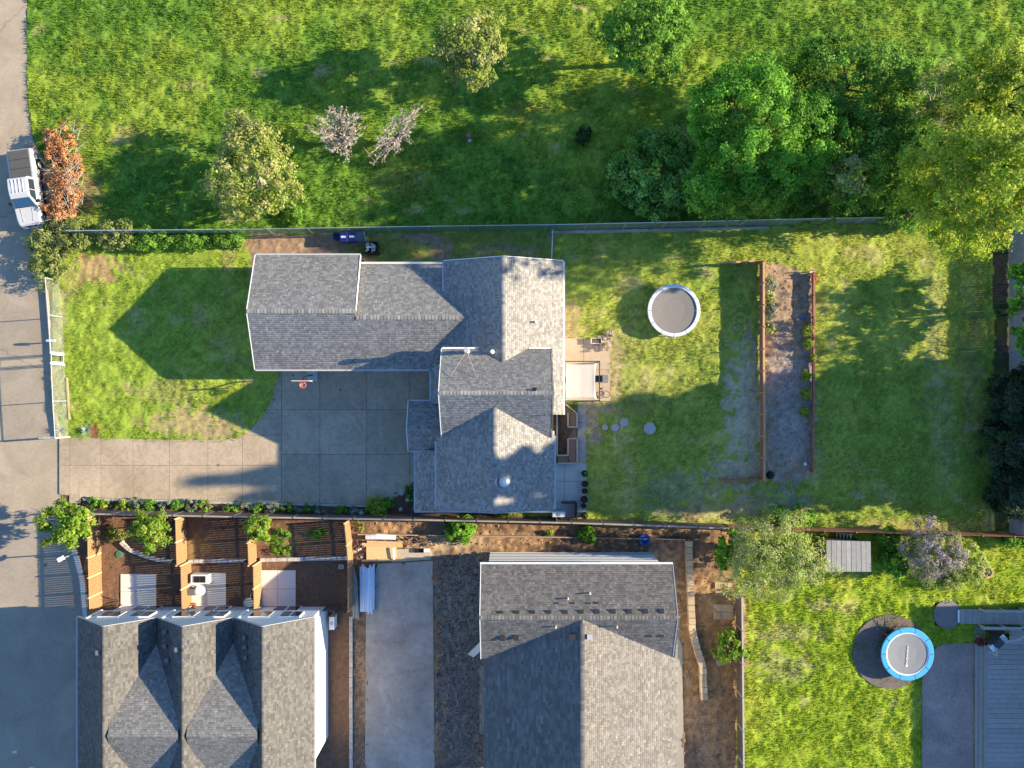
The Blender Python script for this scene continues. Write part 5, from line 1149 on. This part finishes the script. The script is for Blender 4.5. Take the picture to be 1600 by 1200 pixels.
def chair(label, x, y, rz, m, name='patio_chair'):
    o = g(x, y, .03); t = thing(name, label, 'chair', o, 'patio chairs'); M = Matrix.Rotation(rz, 3, 'Z')
    def Q(*v): return o + M @ Vector(v)
    MB().box(Q(0, 0, .42), (.5, .5, .05), rz).build('seat', m, t); MB().box(Q(0, .25, .68), (.5, .04, .48), rz).build('backrest', m, t)
    for sx in (-1, 1):
        for sy in (-1, 1): MB().box(Q(sx * .22, sy * .22, .2), (.04, .04, .4), rz).build('leg', DARKM, t)
chair('dark chair half under the right edge of the white canopy', 934, 592, -1.57, DARKM); chair('dark brown chair against the house wall beside the canopy', 880, 594, 1.57, mat('chair_brown', (.14, .09, .07), .7))
ot = thing('patio_mat', 'grey square mat on the tan patio right of the canopy', 'mat', g(943, 592)); MB().box(g(943.5, 592, .05), (.66, .62, .03)).build('mat', mat('mat_grey', (.19, .19, .20), .9, var=.15), ot)
bk = thing('bicycle', 'bicycle lying tangled at the bottom right corner of the tan patio', 'bicycle', g(940, 612))
for (x, y, tl) in ((937, 617, .5), (946, 616, -.4)):
    c = g(x, y, .25); wl = MB().tube([c + Vector((math.cos(6.2832 * k / 20) * .3, math.sin(6.2832 * k / 20) * .26, math.sin(6.2832 * k / 20) * tl * .3)) for k in range(21)], .022, 5).build('wheel', BLACK, bk)
    sp = MB()
    for k in range(6): sp.tube([c, c + Vector((math.cos(k * 1.047) * .3, math.sin(k * 1.047) * .26, 0))], .006, 4)
    sp.build('spokes', STEEL, wl)
MB().tube([g(937, 617, .3), g(941, 610, .55), g(946, 616, .3), g(938, 609, .55), g(937, 617, .3)], .022, 6).build('frame', mat('bike_pink', (.5, .3, .3), .4), bk)
MB().box(g(938, 607.5, .62), (.22, .12, .05)).build('saddle', BLACK, bk); MB().tube([g(943, 606, .65), g(940, 604, .7)], .018, 5).build('handlebar', BLACK, bk)
pl = thing('trough_planter', 'white trough planter with pale flowers at the top of the tan patio', 'planter', g(931, 533))
for (dx, dy, sx, sy) in ((0, .2, .8, .04), (0, -.2, .8, .04), (-.4, 0, .04, .4), (.4, 0, .04, .4)): MB().box(g(931, 533, .22) + Vector((dx, dy, 0)), (sx, sy, .4)).build('trough_side', TRIM, pl)
MB().box(g(931, 533, .3), (.76, .36, .1)).build('soil', WOOD_D, pl)
bush('patio_shrub', 'white-flowered shrub beside the trough planter on the patio', 944, 536, (.55, .55), .7, 'blossom', 22, 30, .1, .18)
bush('patio_shrub', 'pink and white low flowers off the top right corner of the patio', 951, 524, (.5, .4), .4, 'blossom', 14, 24, .1, .16)
# raised beds
rb = thing('raised_bed', 'U-shaped sunken bed framed in pale boards behind the house', 'raised bed', g(886, 680))
FR = mat('frame_board', (.46, .40, .36), .8, var=.12)
for a, b in (((870, 645), (870, 711)), ((870, 711), (887, 711)), ((887, 711), (887, 685)), ((887, 685), (901, 685)), ((901, 685), (901, 723)), ((887, 667), (887, 645)), ((887, 667), (901, 667)), ((901, 667), (901, 646)), ((901, 646), (884, 632)), ((870, 723), (901, 723))):
    MB().bar(g(*a, .22), g(*b, .22), .09, .46).build('frame_board', FR, rb)
MB().prism([tuple(g(*q)[:2]) for q in ((888, 722), (900, 722), (900, 686), (888, 686))], 0, .32).build('bed_soil', mat('soil_red', (.26, .15, .11), .95, var=.3, scale=9), rb)
MB().prism([tuple(g(*q)[:2]) for q in ((888, 666), (900, 666), (900, 647), (888, 640))], 0, .32).build('bed_soil', mat('soil_brown', (.20, .15, .08), .95, var=.3, scale=9), rb)
MB().prism([tuple(g(*q)[:2]) for q in ((871, 722), (887, 722), (887, 712), (871, 712))], 0, .32).build('bed_soil', MATS['soil_brown'], rb)
bush('bed_herb', 'lime herb plant in the corner of the raised bed', 895, 637, (.35, .4), .4, 'lime', 14, 24, .1, .15, cat='plant'); bush('bed_herb', 'low grey herb row at the bottom of the raised bed', 880, 717, (.6, .2), .3, 'sage', 14, 20, .09, .12, cat='plant')
hs = thing('hose', 'coiled brown hose lying in the dark raised bed', 'hose', g(881, 685)); MB().tube([g(881 + math.cos(k * .5) * (2.5 + .03 * k), 685 + math.sin(k * .5) * (2.5 + .03 * k), .05 + .002 * k) for k in range(40)], .02, 5).build('coil', mat('hose_brown', (.22, .10, .06), .6), hs)
for k, (x, y, r_, lab) in enumerate(((912.5, 739, .24, 'topmost black pot on the rear patio, holding a green plant'), (913, 755, .25, 'second black pot from the top on the rear patio, with a pale rim'), (912.5, 766, .22, 'third black pot from the top on the rear patio'), (912, 779, .27, 'largest black pot on the rear patio, fourth from the top'), (911, 789, .20, 'small black pot just above the gate shade'), (912, 804, .27, 'lowest black pot by the dark fence'))):
    t = thing('plant_pot', lab, 'pot', g(x, y), 'black pots along the rear patio'); MB().lathe(g(x, y, .03), [(r_ * .75, 0), (r_, .42), (r_ * 1.06, .44), (r_ * 1.06, .48), (r_ * .9, .48), (r_ * .88, .38)], 18).build('pot_body', BLACK, t)
    MB().lathe(g(x, y, .03), [(r_ * .9, .36), (r_ * .88, .39)], 18).build('pot_soil', mat('pot_soil', (.06, .04, .03), .95), t)
    if k in (0, 5): crown(t, g(x, y, .55), (.15, .15, .15), 6, 14, .1, GREENS['mid'], .1, name='leaves')
hp = thing('heat_pump', 'white heat pump unit behind the house corner by the dark fence', 'heat pump', g(872, 800))
MB().box(g(872, 801, .45), (1.0, .42, .85)).build('casing', mat('casing_blue_white', (.6, .66, .74), .5), hp, bevel=.03); MB().lathe(g(872, 801, .88), [(.16, 0), (.16, .02), (.1, .03)], 16).build('fan_grille', STEEL, hp)
sg = thing('slat_gate', 'dark slatted screen casting striped shade on the rear patio', 'screen', g(892, 785))
for k in range(6): MB().box(g(878 + k * 4, 783, .6), (.12, .05, 1.1)).build('slat', BLACK, sg)
MB().bar(g(876, 783, 1.1), g(900, 783, 1.1), .06, .08).build('rail', BLACK, sg); MB().bar(g(899, 783, .6), g(899, 808, .6), .08, 1.2).build('side_panel', BLACK, sg)
for (x, y, r_, lab) in ((945, 668, .24, 'leftmost and smallest stepping stone on the shaded lawn'), (961, 668, .32, 'second stepping stone on the shaded lawn'), (975, 660, .34, 'third stepping stone, highest of the row'), (1015, 669, .48, 'largest stepping stone, far right of the row')):
    t = thing('stepping_stone', lab, 'stone', g(x, y), 'stepping stones on the back lawn'); mb = MB()
    mb.prism([tuple((g(x, y) + Vector((math.cos(6.2832 * k / 14) * r_ * rnd.uniform(.92, 1.05), math.sin(6.2832 * k / 14) * r_ * rnd.uniform(.92, 1.05), 0)))[:2]) for k in range(14)], -.02, .09); mb.build('slab', STONE, t, bevel=.015)
for (x, y, lab) in ((628, 771, 'upper pale round stone in the dark mulch by the driveway curve'), (637, 781, 'lower pale round stone in the dark mulch by the driveway curve'), (626, 796, 'pale rock in the dark mulch near the board fence')):
    t = thing('mulch_stone', lab, 'stone', g(x, y), 'pale stones in the mulch'); MB().lathe(g(x, y), [(.17, 0), (.18, .08), (.1, .13)], 10).build('rock', STONE, t, bevel=.02)
wb = thing('wire_ball', 'grey wire ball ornament in the mulch by the driveway curve', 'ornament', g(566, 800)); c = g(566, 800, .3)
for k in range(5):
    a = k * .63; MB().tube([c + Vector((math.cos(a) * math.cos(u * .3927) * .28, math.sin(a) * math.cos(u * .3927) * .28, math.sin(u * .3927) * .28)) for u in range(17)], .016, 5).build('hoop', STEEL, wb)

# ------------------------------------------------------------------ garden bed odds and ends
RED = mat('chair_red', (.60, .09, .07), .5, var=.08)
for (x, y, m_, lab) in ((1269, 428, mat('chair_pink', (.72, .42, .38), .5), 'pale pink child chair at the top of the garden bed'), (1272, 437, RED, 'red child chair at the top of the garden bed')):
    o = g(x - 3, y, .35); t = thing('child_chair', lab, 'chair', g(x - 3, y), 'child chairs at the garden bed')
    MB().lathe(o, [(.10, -.05), (.22, .0), (.23, .05), (.20, .06), (.08, .02)], 14).build('seat', m_, t); MB().box(o + Vector((0, .2, .2)), (.36, .05, .36)).build('backrest', m_, t, bevel=.04)
    for sx in (-1, 1):
        for sy in (-1, 1): MB().tube([o + Vector((sx * .12, sy * .12, 0)), o + Vector((sx * .17, sy * .17, -.34))], .025, 6).build('leg', m_, t)
bs = thing('blue_tool', 'bright blue handled hand tool lying in the garden bed', 'tool', g(1253, 498)); MB().bar(g(1248, 499, .12), g(1259, 497, .22), .06, .05).build('handle', mat('tool_blue', (.03, .12, .55), .4), bs); MB().box(g(1246, 499.5, .1), (.2, .14, .03)).build('blade', STEEL, bs)
wb2 = thing('white_jug', 'white plastic jug at the foot of the garden bed', 'jug', g(1257, 724)); MB().lathe(g(1257, 725), [(.12, 0), (.13, .2), (.05, .3), (.05, .34)], 12).build('jug_body', TRIM, wb2); MB().tube([g(1257, 722, .1), g(1257, 720, .2), g(1257, 722, .28)], .02, 6).build('handle', TRIM, wb2)
bl = thing('black_sack', 'black sack slumped beside the lower corner of the redwood wall', 'sack', g(1203, 742)); MB().lathe(g(1203, 742), [(.28, 0), (.33, .12), (.24, .28), (.06, .36)], 12).build('sack_body', BLACK, bl); MB().tube([g(1203, 742, .34), g(1204, 741, .42)], [.05, .09], 6).build('sack_neck', BLACK, bl)

# ------------------------------------------------------------------ townhouse yards
lp = thing('lamp_post', 'street lamp with pale flat head at the edge of the parking court', 'lamp', g(121, 864))
MB().tube([g(121, 864, 0), g(121, 864, 2.1)], [.06, .045], 10).build('pole', STEEL, lp); MB().lathe(g(121, 864, 0), [(.14, 0), (.14, .12), (.06, .16)], 12).build('base', STEEL, lp); MB().box(g(121, 864, 2.14), (.55, .32, .08), .5).build('lamp_head', mat('lamp_pale', (.75, .76, .77), .4), lp, bevel=.02)
rl = thing('drain_lid', 'round green lid in the mulch of the first townhouse yard', 'lid', g(186, 866)); MB().lathe(g(186, 866), [(.27, 0), (.27, .06), (.22, .08)], 20).build('lid', mat('lid_green', (.05, .16, .11), .6), rl)
gs = thing('grill_set', 'white-topped grill station with dark trays on the second townhouse patio', 'grill', g(318, 900))
MB().box(g(319, 901, .45), (1.4, .7, .8)).build('cabinet', TRIM, gs, bevel=.03)
for dx in (-4.5, 5): MB().box(g(319 + dx, 901, .87), (.42, .5, .06)).build('tray', BLACK, gs)
tb = thing('patio_table', 'round white patio table on the second townhouse patio', 'table', g(319, 919)); MB().lathe(g(319, 919), [(.04, .05), (.04, .68), (.38, .70), (.40, .74), (.38, .75)], 20).build('table_top', TRIM, tb); MB().lathe(g(319, 919), [(.25, .05), (.22, .09), (.04, .12)], 14).build('base', TRIM, tb)
bn = thing('lounge_bench', 'white curved bench beside the round patio table', 'bench', g(305, 912)); MB().tube([g(298, 912, .4), g(304, 909, .4), g(312, 913, .4)], .18, 10).build('bench_body', TRIM, bn); MB().box(g(304, 911, .15), (.6, .2, .3)).build('bench_foot', TRIM, bn)
gc = thing('grill', 'covered grey grill beside the round patio table', 'grill', g(304, 921)); MB().box(g(304, 921, .55), (.85, .5, .7)).build('cover', mat('cover_grey', (.12, .12, .125), .7), gc, bevel=.06); MB().box(g(296, 921, .6), (.35, .4, .06)).build('side_shelf', STEEL, gc)
sn = thing('snow_shovel_planter', 'small brown plant pot at the foot of the second townhouse patio', 'pot', g(305, 944)); MB().lathe(g(305, 944), [(.14, .05), (.18, .35), (.15, .35)], 12).build('pot_body', WOOD_R, sn); crown(sn, g(305, 944, .45), (.25, .2, .15), 8, 14, .09, GREENS['rust'], .1, name='leaves')
sn.name = 'brown_pot'
kt = thing('kayak_cart', 'grey-green covered barrow by the lower fence of the second yard', 'barrow', g(392, 938)); MB().lathe(g(391, 940, .1), [(.3, 0), (.42, .25), (.38, .4), (.12, .5)], 14).build('cover', mat('barrow_grey', (.42, .47, .45), .6), kt); MB().bar(g(391, 938, .4), g(396, 926, .5), .08, .06).build('handle', STEEL, kt); kt.name = 'covered_barrow'
hu = thing('heat_pump', 'white heat pump unit beside the end wall of the townhouses', 'heat pump', g(524, 968)); MB().box(g(523, 968, .55), (.42, 1.0, .9)).build('casing', TRIM, hu, bevel=.03); MB().lathe(g(523, 968, 1.0), [(.14, 0), (.14, .015), (.05, .02)], 14).build('fan_grille', GUTTER, hu)
sp_ = thing('shrub_skeleton', 'dark bare shrub beside the first townhouse patio', 'shrub', g(184, 935)); tw = MB()
for i in range(16):
    a = rnd.uniform(0, 6.28); p = g(184, 938, .05); tw.tube([p, p + Vector((math.cos(a) * .3, math.sin(a) * .5, .5)), p + Vector((math.cos(a) * .45, math.sin(a) * .9, .7))], [.02, .012, .005], 4)
tw.build('twigs', BARK, sp_)
rk = thing('wire_tangle', 'pale wire tangle on the mulch in the third townhouse yard', 'wire', g(534, 886)); MB().tube([g(534 + math.cos(k * .7) * 4, 884 + math.sin(k * .9) * 4, .1 + .01 * k) for k in range(30)], .02, 4).build('wire', STEEL, rk)

# ------------------------------------------------------------------ building lot
ls = thing('lumber_stack', 'stack of new tan planks and plywood sheets on the dirt lot', 'lumber', g(600, 862))
for k, (x, y, sx, sy, rz) in enumerate(((598, 863.5, 2.25, 1.1, .0), (596, 862, 2.25, 1.1, .02), (600, 851, 3.0, .24, -.02), (596, 848.5, 2.9, .2, .01), (602, 846, 2.7, .2, -.03), (585, 850, 2.2, .16, .0), (594, 874.5, 2.8, .14, .02), (610, 873, 1.9, .12, .04))):
    MB().box(g(x, y, .18 + .055 * (k % 5)), (sx, sy, .05), rz).build('plank' if k > 1 else 'plywood_sheet', mat('lumber_new', (.62, .40, .20), .75, var=.14, scale=4, orand=.12), ls)
for k in range(3): MB().box(g(585 + k * 13, 860, .07), (.12, 1.6, .12)).build('bearer', WOOD_D, ls)
wr = thing('wrapped_roll', 'silvery white wrapped roll lying above the lumber stack', 'roll', g(596, 836)); MB().tube([g(573, 838, .3), g(590, 837, .33), g(619, 838.5, .3)], [.2, .24, .2], 12).build('roll', mat('wrap_silver', (.70, .70, .75), .35, var=.15, scale=6, bump=.8, bscale=7), wr); MB().tube([g(619, 838.5, .3), g(620.5, 838.5, .3)], .09, 10).build('core', WOOD_D, wr)
wj = thing('white_batten', 'white batten leaning on the plywood sheets', 'batten', g(617, 863)); MB().bar(g(617, 873, .4), g(616.5, 854, .45), .14, .06).build('batten', TRIM, wj)
sb = thing('siding_bundle', 'bundle of pale blue-white siding lengths on the concrete slab', 'siding', g(575, 915)); BLW = mat('siding_blue_white', (.55, .68, .82), .5, var=.08, orand=.12)
for k in range(9): MB().box(g(565 + k * 2.5, 918 + rnd.uniform(-3, 3), .16 + (.3 - abs(k - 4) * .04) * .6 + rnd.uniform(0, .05)), (.12, 3.5 + rnd.uniform(-.3, .2), .22), rnd.uniform(-.015, .015)).build('siding_length', BLW, sb)
for y in (895, 918, 942): MB().box(g(575, y, .09), (1.2, .12, .1)).build('bearer', WOOD_D, sb)
gp = thing('board_pile', 'weathered grey boards stacked against the cedar fence by the slab', 'boards', g(556, 928))
for k in range(4): MB().box(g(553 + k * 2.3, 925 + k * 3, .12 + .05 * k), (.10, 4.0 - .3 * k, .22), .02 * k).build('board', mat('board_grey', (.33, .34, .32), .8, var=.15, orand=.15), gp)
ds = thing('debris_heap', 'dark jumble of scrap wood right of the lumber stack', 'debris', g(640, 843))
for k in range(26): MB().box(g(rnd.uniform(622, 690), rnd.uniform(838, 852), rnd.uniform(.05, .25)), (rnd.uniform(.2, .8), .08, .05), rnd.uniform(-.6, .6), (rnd.uniform(-.3, .3), 'Y')).build('scrap', (WOOD_P, WOOD_D, WOOD_R)[k % 3], ds)
ds2 = thing('debris_heap', 'dark rubble between the cedar fence and the plywood sheets', 'debris', g(562, 858))
for k in range(24): MB().box(g(rnd.uniform(554, 570), rnd.uniform(842, 874), rnd.uniform(.05, .2)), (rnd.uniform(.15, .4), rnd.uniform(.1, .2), .1), rnd.uniform(0, 3)).build('scrap', (mat('scrap_maroon', (.12, .06, .06), .9), WOOD_D, BLOCK)[k % 3], ds2)
ms = thing('mortar_tray', 'black mortar tray with a pale board on the small slab', 'tray', g(656, 860)); 
for (dx, dy, sx, sy) in ((0, .14, .72, .04), (0, -.14, .72, .04), (-.36, 0, .04, .3), (.36, 0, .04, .3)): MB().box(g(655, 859.5, .15) + Vector((dx, dy, 0)), (sx, sy, .16)).build('tray_side', BLACK, ms)
MB().box(g(655, 859.5, .09), (.7, .28, .03)).build('tray_floor', BLACK, ms); MB().box(g(667, 859.5, .11), (.45, .26, .04)).build('board', TRIM, ms)
bt = thing('blue_tub', 'blue plastic tub on the dirt behind the new house', 'tub', g(1006, 842)); BLU = mat('tub_blue', (.02, .10, .42), .5); MB().lathe(g(1006, 842), [(.28, 0), (.40, .32), (.44, .34), (.40, .36), (.34, .30), (.25, .05)], 22).build('tub_body', BLU, bt); MB().bar(g(1000, 836, .3), g(1012, 837, .3), .2, .04).build('lid_edge', BLU, bt)
pw = thing('patio_stone', 'pale paving square on the dirt right of the block wall', 'paving', g(1130, 955))
for k in range(2): MB().box(g(1130, 950 + k * 12, .03), (1.55, .56, .06), -.03).build('paver', mat('paver_tan', (.42, .31, .19), .9, var=.2, orand=.1), pw)
pw2 = thing('patio_stone', 'tan paving squares under the lime bush by the fence', 'paving', g(1124, 1030))
for k in range(2): MB().box(g(1122 + k * 6, 1022 + k * 12, .03), (.9, .5, .06), .3).build('paver', MATS['paver_tan'], pw2)
pw3 = thing('patio_stone', 'half-buried paving square above the pale paving square', 'paving', g(1128, 915)); MB().box(g(1130, 915, .02), (1.3, .5, .06), -.05).build('paver', MATS['paver_tan'], pw3); MB().box(g(1128, 927, .02), (1.0, .3, .05), -.05).build('paver', MATS['paver_tan'], pw3)
# loose stones on the building lot and the gravel
def stones(name, label, poly, n, s0, s1, cols):
    x0, x1 = min(p[0] for p in poly), max(p[0] for p in poly); y0, y1 = min(p[1] for p in poly), max(p[1] for p in poly)
    x = R.uniform(x0, x1, n * 2); y = R.uniform(y0, y1, n * 2); k = inpoly(x, y, poly); x, y = x[k][:n], y[k][:n]; n = len(x)
    b = np.array([(1, 0, 0), (0, 1, 0), (-1, 0, 0), (0, -1, 0), (0, 0, .8), (0, 0, -.6)]); f = np.array([(0, 1, 4), (1, 2, 4), (2, 3, 4), (3, 0, 4), (1, 0, 5), (2, 1, 5), (3, 2, 5), (0, 3, 5)])
    s = s0 + (s1 - s0) * R.random(n) ** 3; V = b[None] * s[:, None, None] * R.uniform(.5, 1.3, (n, 6, 1)); a = R.uniform(0, 6.28, n)
    ca, sa = np.cos(a)[:, None], np.sin(a)[:, None]; V = np.stack([V[..., 0] * ca - V[..., 1] * sa, V[..., 0] * sa + V[..., 1] * ca, V[..., 2]], -1)
    j = np.clip(((((x - NX) / PPM) - xs[0]) / STEP).round().astype(int), 0, len(xs) - 1); i = np.clip((((-(y - NY) / PPM) - ys[0]) / STEP).round().astype(int), 0, len(ys) - 1)
    V[..., 0] += ((x - NX) / PPM)[:, None]; V[..., 1] += (-(y - NY) / PPM)[:, None]; V[..., 2] += (np.maximum(HT[i, j], -.05) + s * .2)[:, None]
    F = (f[None] + (np.arange(n) * 6)[:, None, None]).reshape(-1, 3); c = np.repeat(np.array(cols)[R.integers(0, len(cols), n)] * R.uniform(.7, 1.3, (n, 1)), 6, 0)
    tag(np_mesh(name, V.reshape(-1, 3), F, c, GROUND, None, 'stuff'), label, 'stones')
stones('gravel', 'loose grey gravel and rubble left of the new house', [(682, 868), (757, 862), (757, 1250), (682, 1250)], 7000, .02, .12, [(.21, .19, .165), (.15, .135, .12), (.26, .24, .21)])
stones('gravel_strip', 'grey gravel strip between block kerb and concrete slab', [(553, 958), (570, 955), (574, 1250), (553, 1250)], 2200, .02, .06, [(.32, .31, .29), (.24, .23, .2)])
stones('dirt_clods', 'brown clods scattered over the dirt lot', [(556, 815), (1148, 825), (1148, 1250), (1030, 1250), (1030, 860), (690, 852), (556, 852)], 5200, .015, .09, [(.30, .19, .10), (.22, .13, .08), (.40, .28, .17)])
stones('mulch_chips', 'brown bark chips covering the townhouse yards', [(160, 806), (544, 812), (544, 945), (160, 955)], 9000, .015, .05, [(.22, .125, .075), (.14, .08, .05), (.30, .19, .12)])
stones('bed_clods', 'pale clods in the garden bed', [(1192, 415), (1265, 432), (1265, 735), (1192, 745)], 2600, .015, .07, [(.38, .28, .19), (.26, .18, .12), (.45, .36, .28)])
stones('path_gravel', 'grey gravel path curving beside the new house', [(1086, 988), (1098, 1000), (1104, 1060), (1104, 1250), (1092, 1250), (1090, 1050)], 1500, .02, .06, [(.3, .29, .27), (.2, .19, .18)])
sheet('side_path', [(1032, 955), (1050, 970), (1066, 1010), (1070, 1300), (1030, 1300)], .05, mat('path_aggregate', (.28, .25, .21), .95, var=.3, scale=16, bump=.4), None, .1)

# ------------------------------------------------------------------ lower right garden
sd = thing('shed', 'small garden shed with grey plank roof by the red fence', 'shed', g(1320, 860))
zs0, zs1 = 2.05, 2.45
p00, p10, p11, p01 = im(1291, 893, zs0), im(1361, 893, zs0), im(1360, 846, zs1), im(1291, 844, zs1)
MB().hexa([Vector((p.x, p.y, 0)) + Vector((sx, sy, 0)) for p, sx, sy in ((p00, .15, .15), (p10, -.15, .15), (p11, -.15, -.15), (p01, .15, -.15))] + [p + Vector((sx, sy, -.08)) for p, sx, sy in ((p00, .15, .15), (p10, -.15, .15), (p11, -.15, -.15), (p01, .15, -.15))]).build('walls', WOOD_D, sd)
RP = mat('roof_plank_grey', (.30, .29, .28), .75, var=.15, scale=3, orand=.12)
for k in range(9):
    a, b = k / 9 + .004, (k + 1) / 9 - .004; u = Vector((0, 0, .05 + (.012 if k % 2 else 0)))
    q = [p00.lerp(p10, a), p00.lerp(p10, b), p01.lerp(p11, b), p01.lerp(p11, a)]; MB().hexa([v - Vector((0, 0, .06)) for v in q] + [v + u for v in q]).build('roof_plank', RP, sd)
MB().box(Vector((p00.lerp(p10, .5).x, p00.y + .12, 1.0)), (.9, .06, 1.8)).build('door', WOOD_R, sd)
lr = thing('step_ladder', 'pale step ladder lying behind the shed', 'ladder', g(1316, 834))
for y in (831.5, 840.5): MB().bar(g(1302, y - 1, .5), g(1323, y + 1, .9), .05, .06).build('stile', TRIM, lr)
for k in range(5): MB().bar(g(1303 + k * 4.6, 831.5, .52 + .085 * k), g(1303 + k * 4.6, 840.5, .52 + .085 * k), .06, .04).build('rung', TRIM, lr)
fp = thing('fire_pit', 'tan brick fire pit with dark bowl on the lime lawn', 'fire pit', g(1540, 893))
for k in range(10):
    a = 6.2832 * k / 10; MB().box(g(1540, 893, .16) + Vector((math.cos(a) * .38, math.sin(a) * .38, 0)), (.14, .24, .3), a).build('brick', mat('brick_tan', (.48, .28, .18), .9, var=.2, orand=.15), fp)
MB().lathe(g(1541, 893, .1), [(.28, 0), (.3, .1), (.26, .12)], 14).build('bowl', BLACK, fp)
# timber deck with ramp, steps and railing
dk = thing('deck', 'large grey timber deck with ramp and railing at the bottom right', 'deck', g(1600, 1030)); DW = mat('deck_grey', (.33, .30, .27), .8, var=.15, scale=3, orand=.10)
zt = .55
for k in range(34):
    y = 985 + k * 7.6; xl = 1536 if y > 1003 else 1536 + (1003 - y) * 3
    if y < 1000: xl = 1570
    MB().box(g((xl + 1722) / 2, y, zt - .02), ((1722 - xl) / 20, .36, .04)).build('deck_board', DW, dk)
MB().prism([tuple(g(*q)[:2]) for q in ((1540, 1240), (1720, 1240), (1720, 1006), (1540, 1006))], .02, zt - .05).build('deck_base', WOOD_D, dk)
rp = MB().prism([tuple(g(*q)[:2]) for q in ((1500, 973), (1720, 973), (1720, 951), (1500, 951))], .05, .10).build('ramp', WOOD_D, dk)
for k in range(62):
    x = 1499 + k * 3.55; MB().box(g(x, 962, .16 + min(1, k / 45) * .36), (.165, 1.15, .04)).build('ramp_board', DW, rp)
MB().box(g(1496.5, 962, .14), (.16, 1.0, .05)).build('ramp_edge', TRIM, rp)
for y in (950, 975): MB().bar(g(1526, y, .95), g(1720, y, 1.1), .1, .06).build('handrail', mat('rail_grey', (.40, .38, .37), .8), dk)
for x in (1528, 1560, 1592, 1624, 1656): 
    for y in (950, 975): MB().box(g(x, y, .5), (.09, .09, .95)).build('rail_post', MATS['rail_grey'], dk)
pts = [(1538, 1014), (1538, 1004), (1549, 993), (1572, 990), (1590, 977)]
for a, b in zip(pts, pts[1:]): MB().bar(g(*a, 1.5), g(*b, 1.5), .13, .06).build('handrail', MATS['rail_grey'], dk)
for p in pts: MB().box(g(*p, 1.0), (.1, .1, 1.0)).build('rail_post', MATS['rail_grey'], dk)
for k in range(3): MB().box(g(1525 + k * 5.2, 1120, .12 + .15 * k), (.26, 11.5, .24 + .0 * k)).build('step', DW, dk)
bq = thing('barbecue', 'white barbecue with dark lid on the timber deck', 'barbecue', im(1560, 1005, 1.4) * 1); o = im(1560, 1005, 1.4); o.z = zt; bq.location = o; rz = .75
M3 = Matrix.Rotation(rz, 3, 'Z')
MB().box(o + Vector((0, 0, .45)), (.75, .55, .75), rz).build('cabinet', DARKM, bq, bevel=.02)
MB().box(o + Vector((0, 0, .9)), (.7, .55, .22), rz).build('hood', DARKM, bq, bevel=.06)
for sg_ in (-1, 1): MB().box(o + M3 @ Vector((sg_ * .56, 0, .85)), (.34, .5, .05), rz).build('side_shelf', mat('bbq_white', (.66, .70, .76), .35), bq)
for k in range(3): MB().lathe(o + M3 @ Vector((.5 + .07 * k, .12 - .12 * k, .88)), [(.035, 0), (.03, .03)], 8).build('knob', BLACK, bq)
rp2 = thing('red_pot', 'red pot beside the timber steps', 'pot', g(1528, 1001)); MB().lathe(g(1528, 1001), [(.22, 0), (.32, .4), (.34, .42), (.3, .44), (.26, .36)], 18).build('pot_body', mat('pot_red', (.32, .02, .02), .5), rp2); MB().lathe(g(1528, 1001), [(.27, .34), (.26, .37)], 18).build('pot_soil', MATS['pot_soil'], rp2)
pn = thing('deck_planter', 'dark planter bed with yellow sprig between ramp and deck rail', 'planter', g(1565, 984)); MB().bar(g(1530, 979, .35), g(1588, 980, .35), .12, .6).build('planter_board', MATS['rail_grey'], pn); MB().prism([tuple(g(*q)[:2]) for q in ((1545, 990), (1585, 988), (1585, 981), (1545, 981))], 0, .4).build('planter_soil', MATS['pot_soil'], pn)
crown(pn, g(1568, 984, .5), (.25, .15, .12), 6, 16, .1, GREENS['yellow'], .1, name='sprig')
stones('stone_bed', 'pale stones in the corner between ramp and steps', [(1522, 978), (1540, 980), (1540, 1000), (1522, 1000)], 260, .03, .10, [(.42, .42, .40), (.3, .32, .3)])
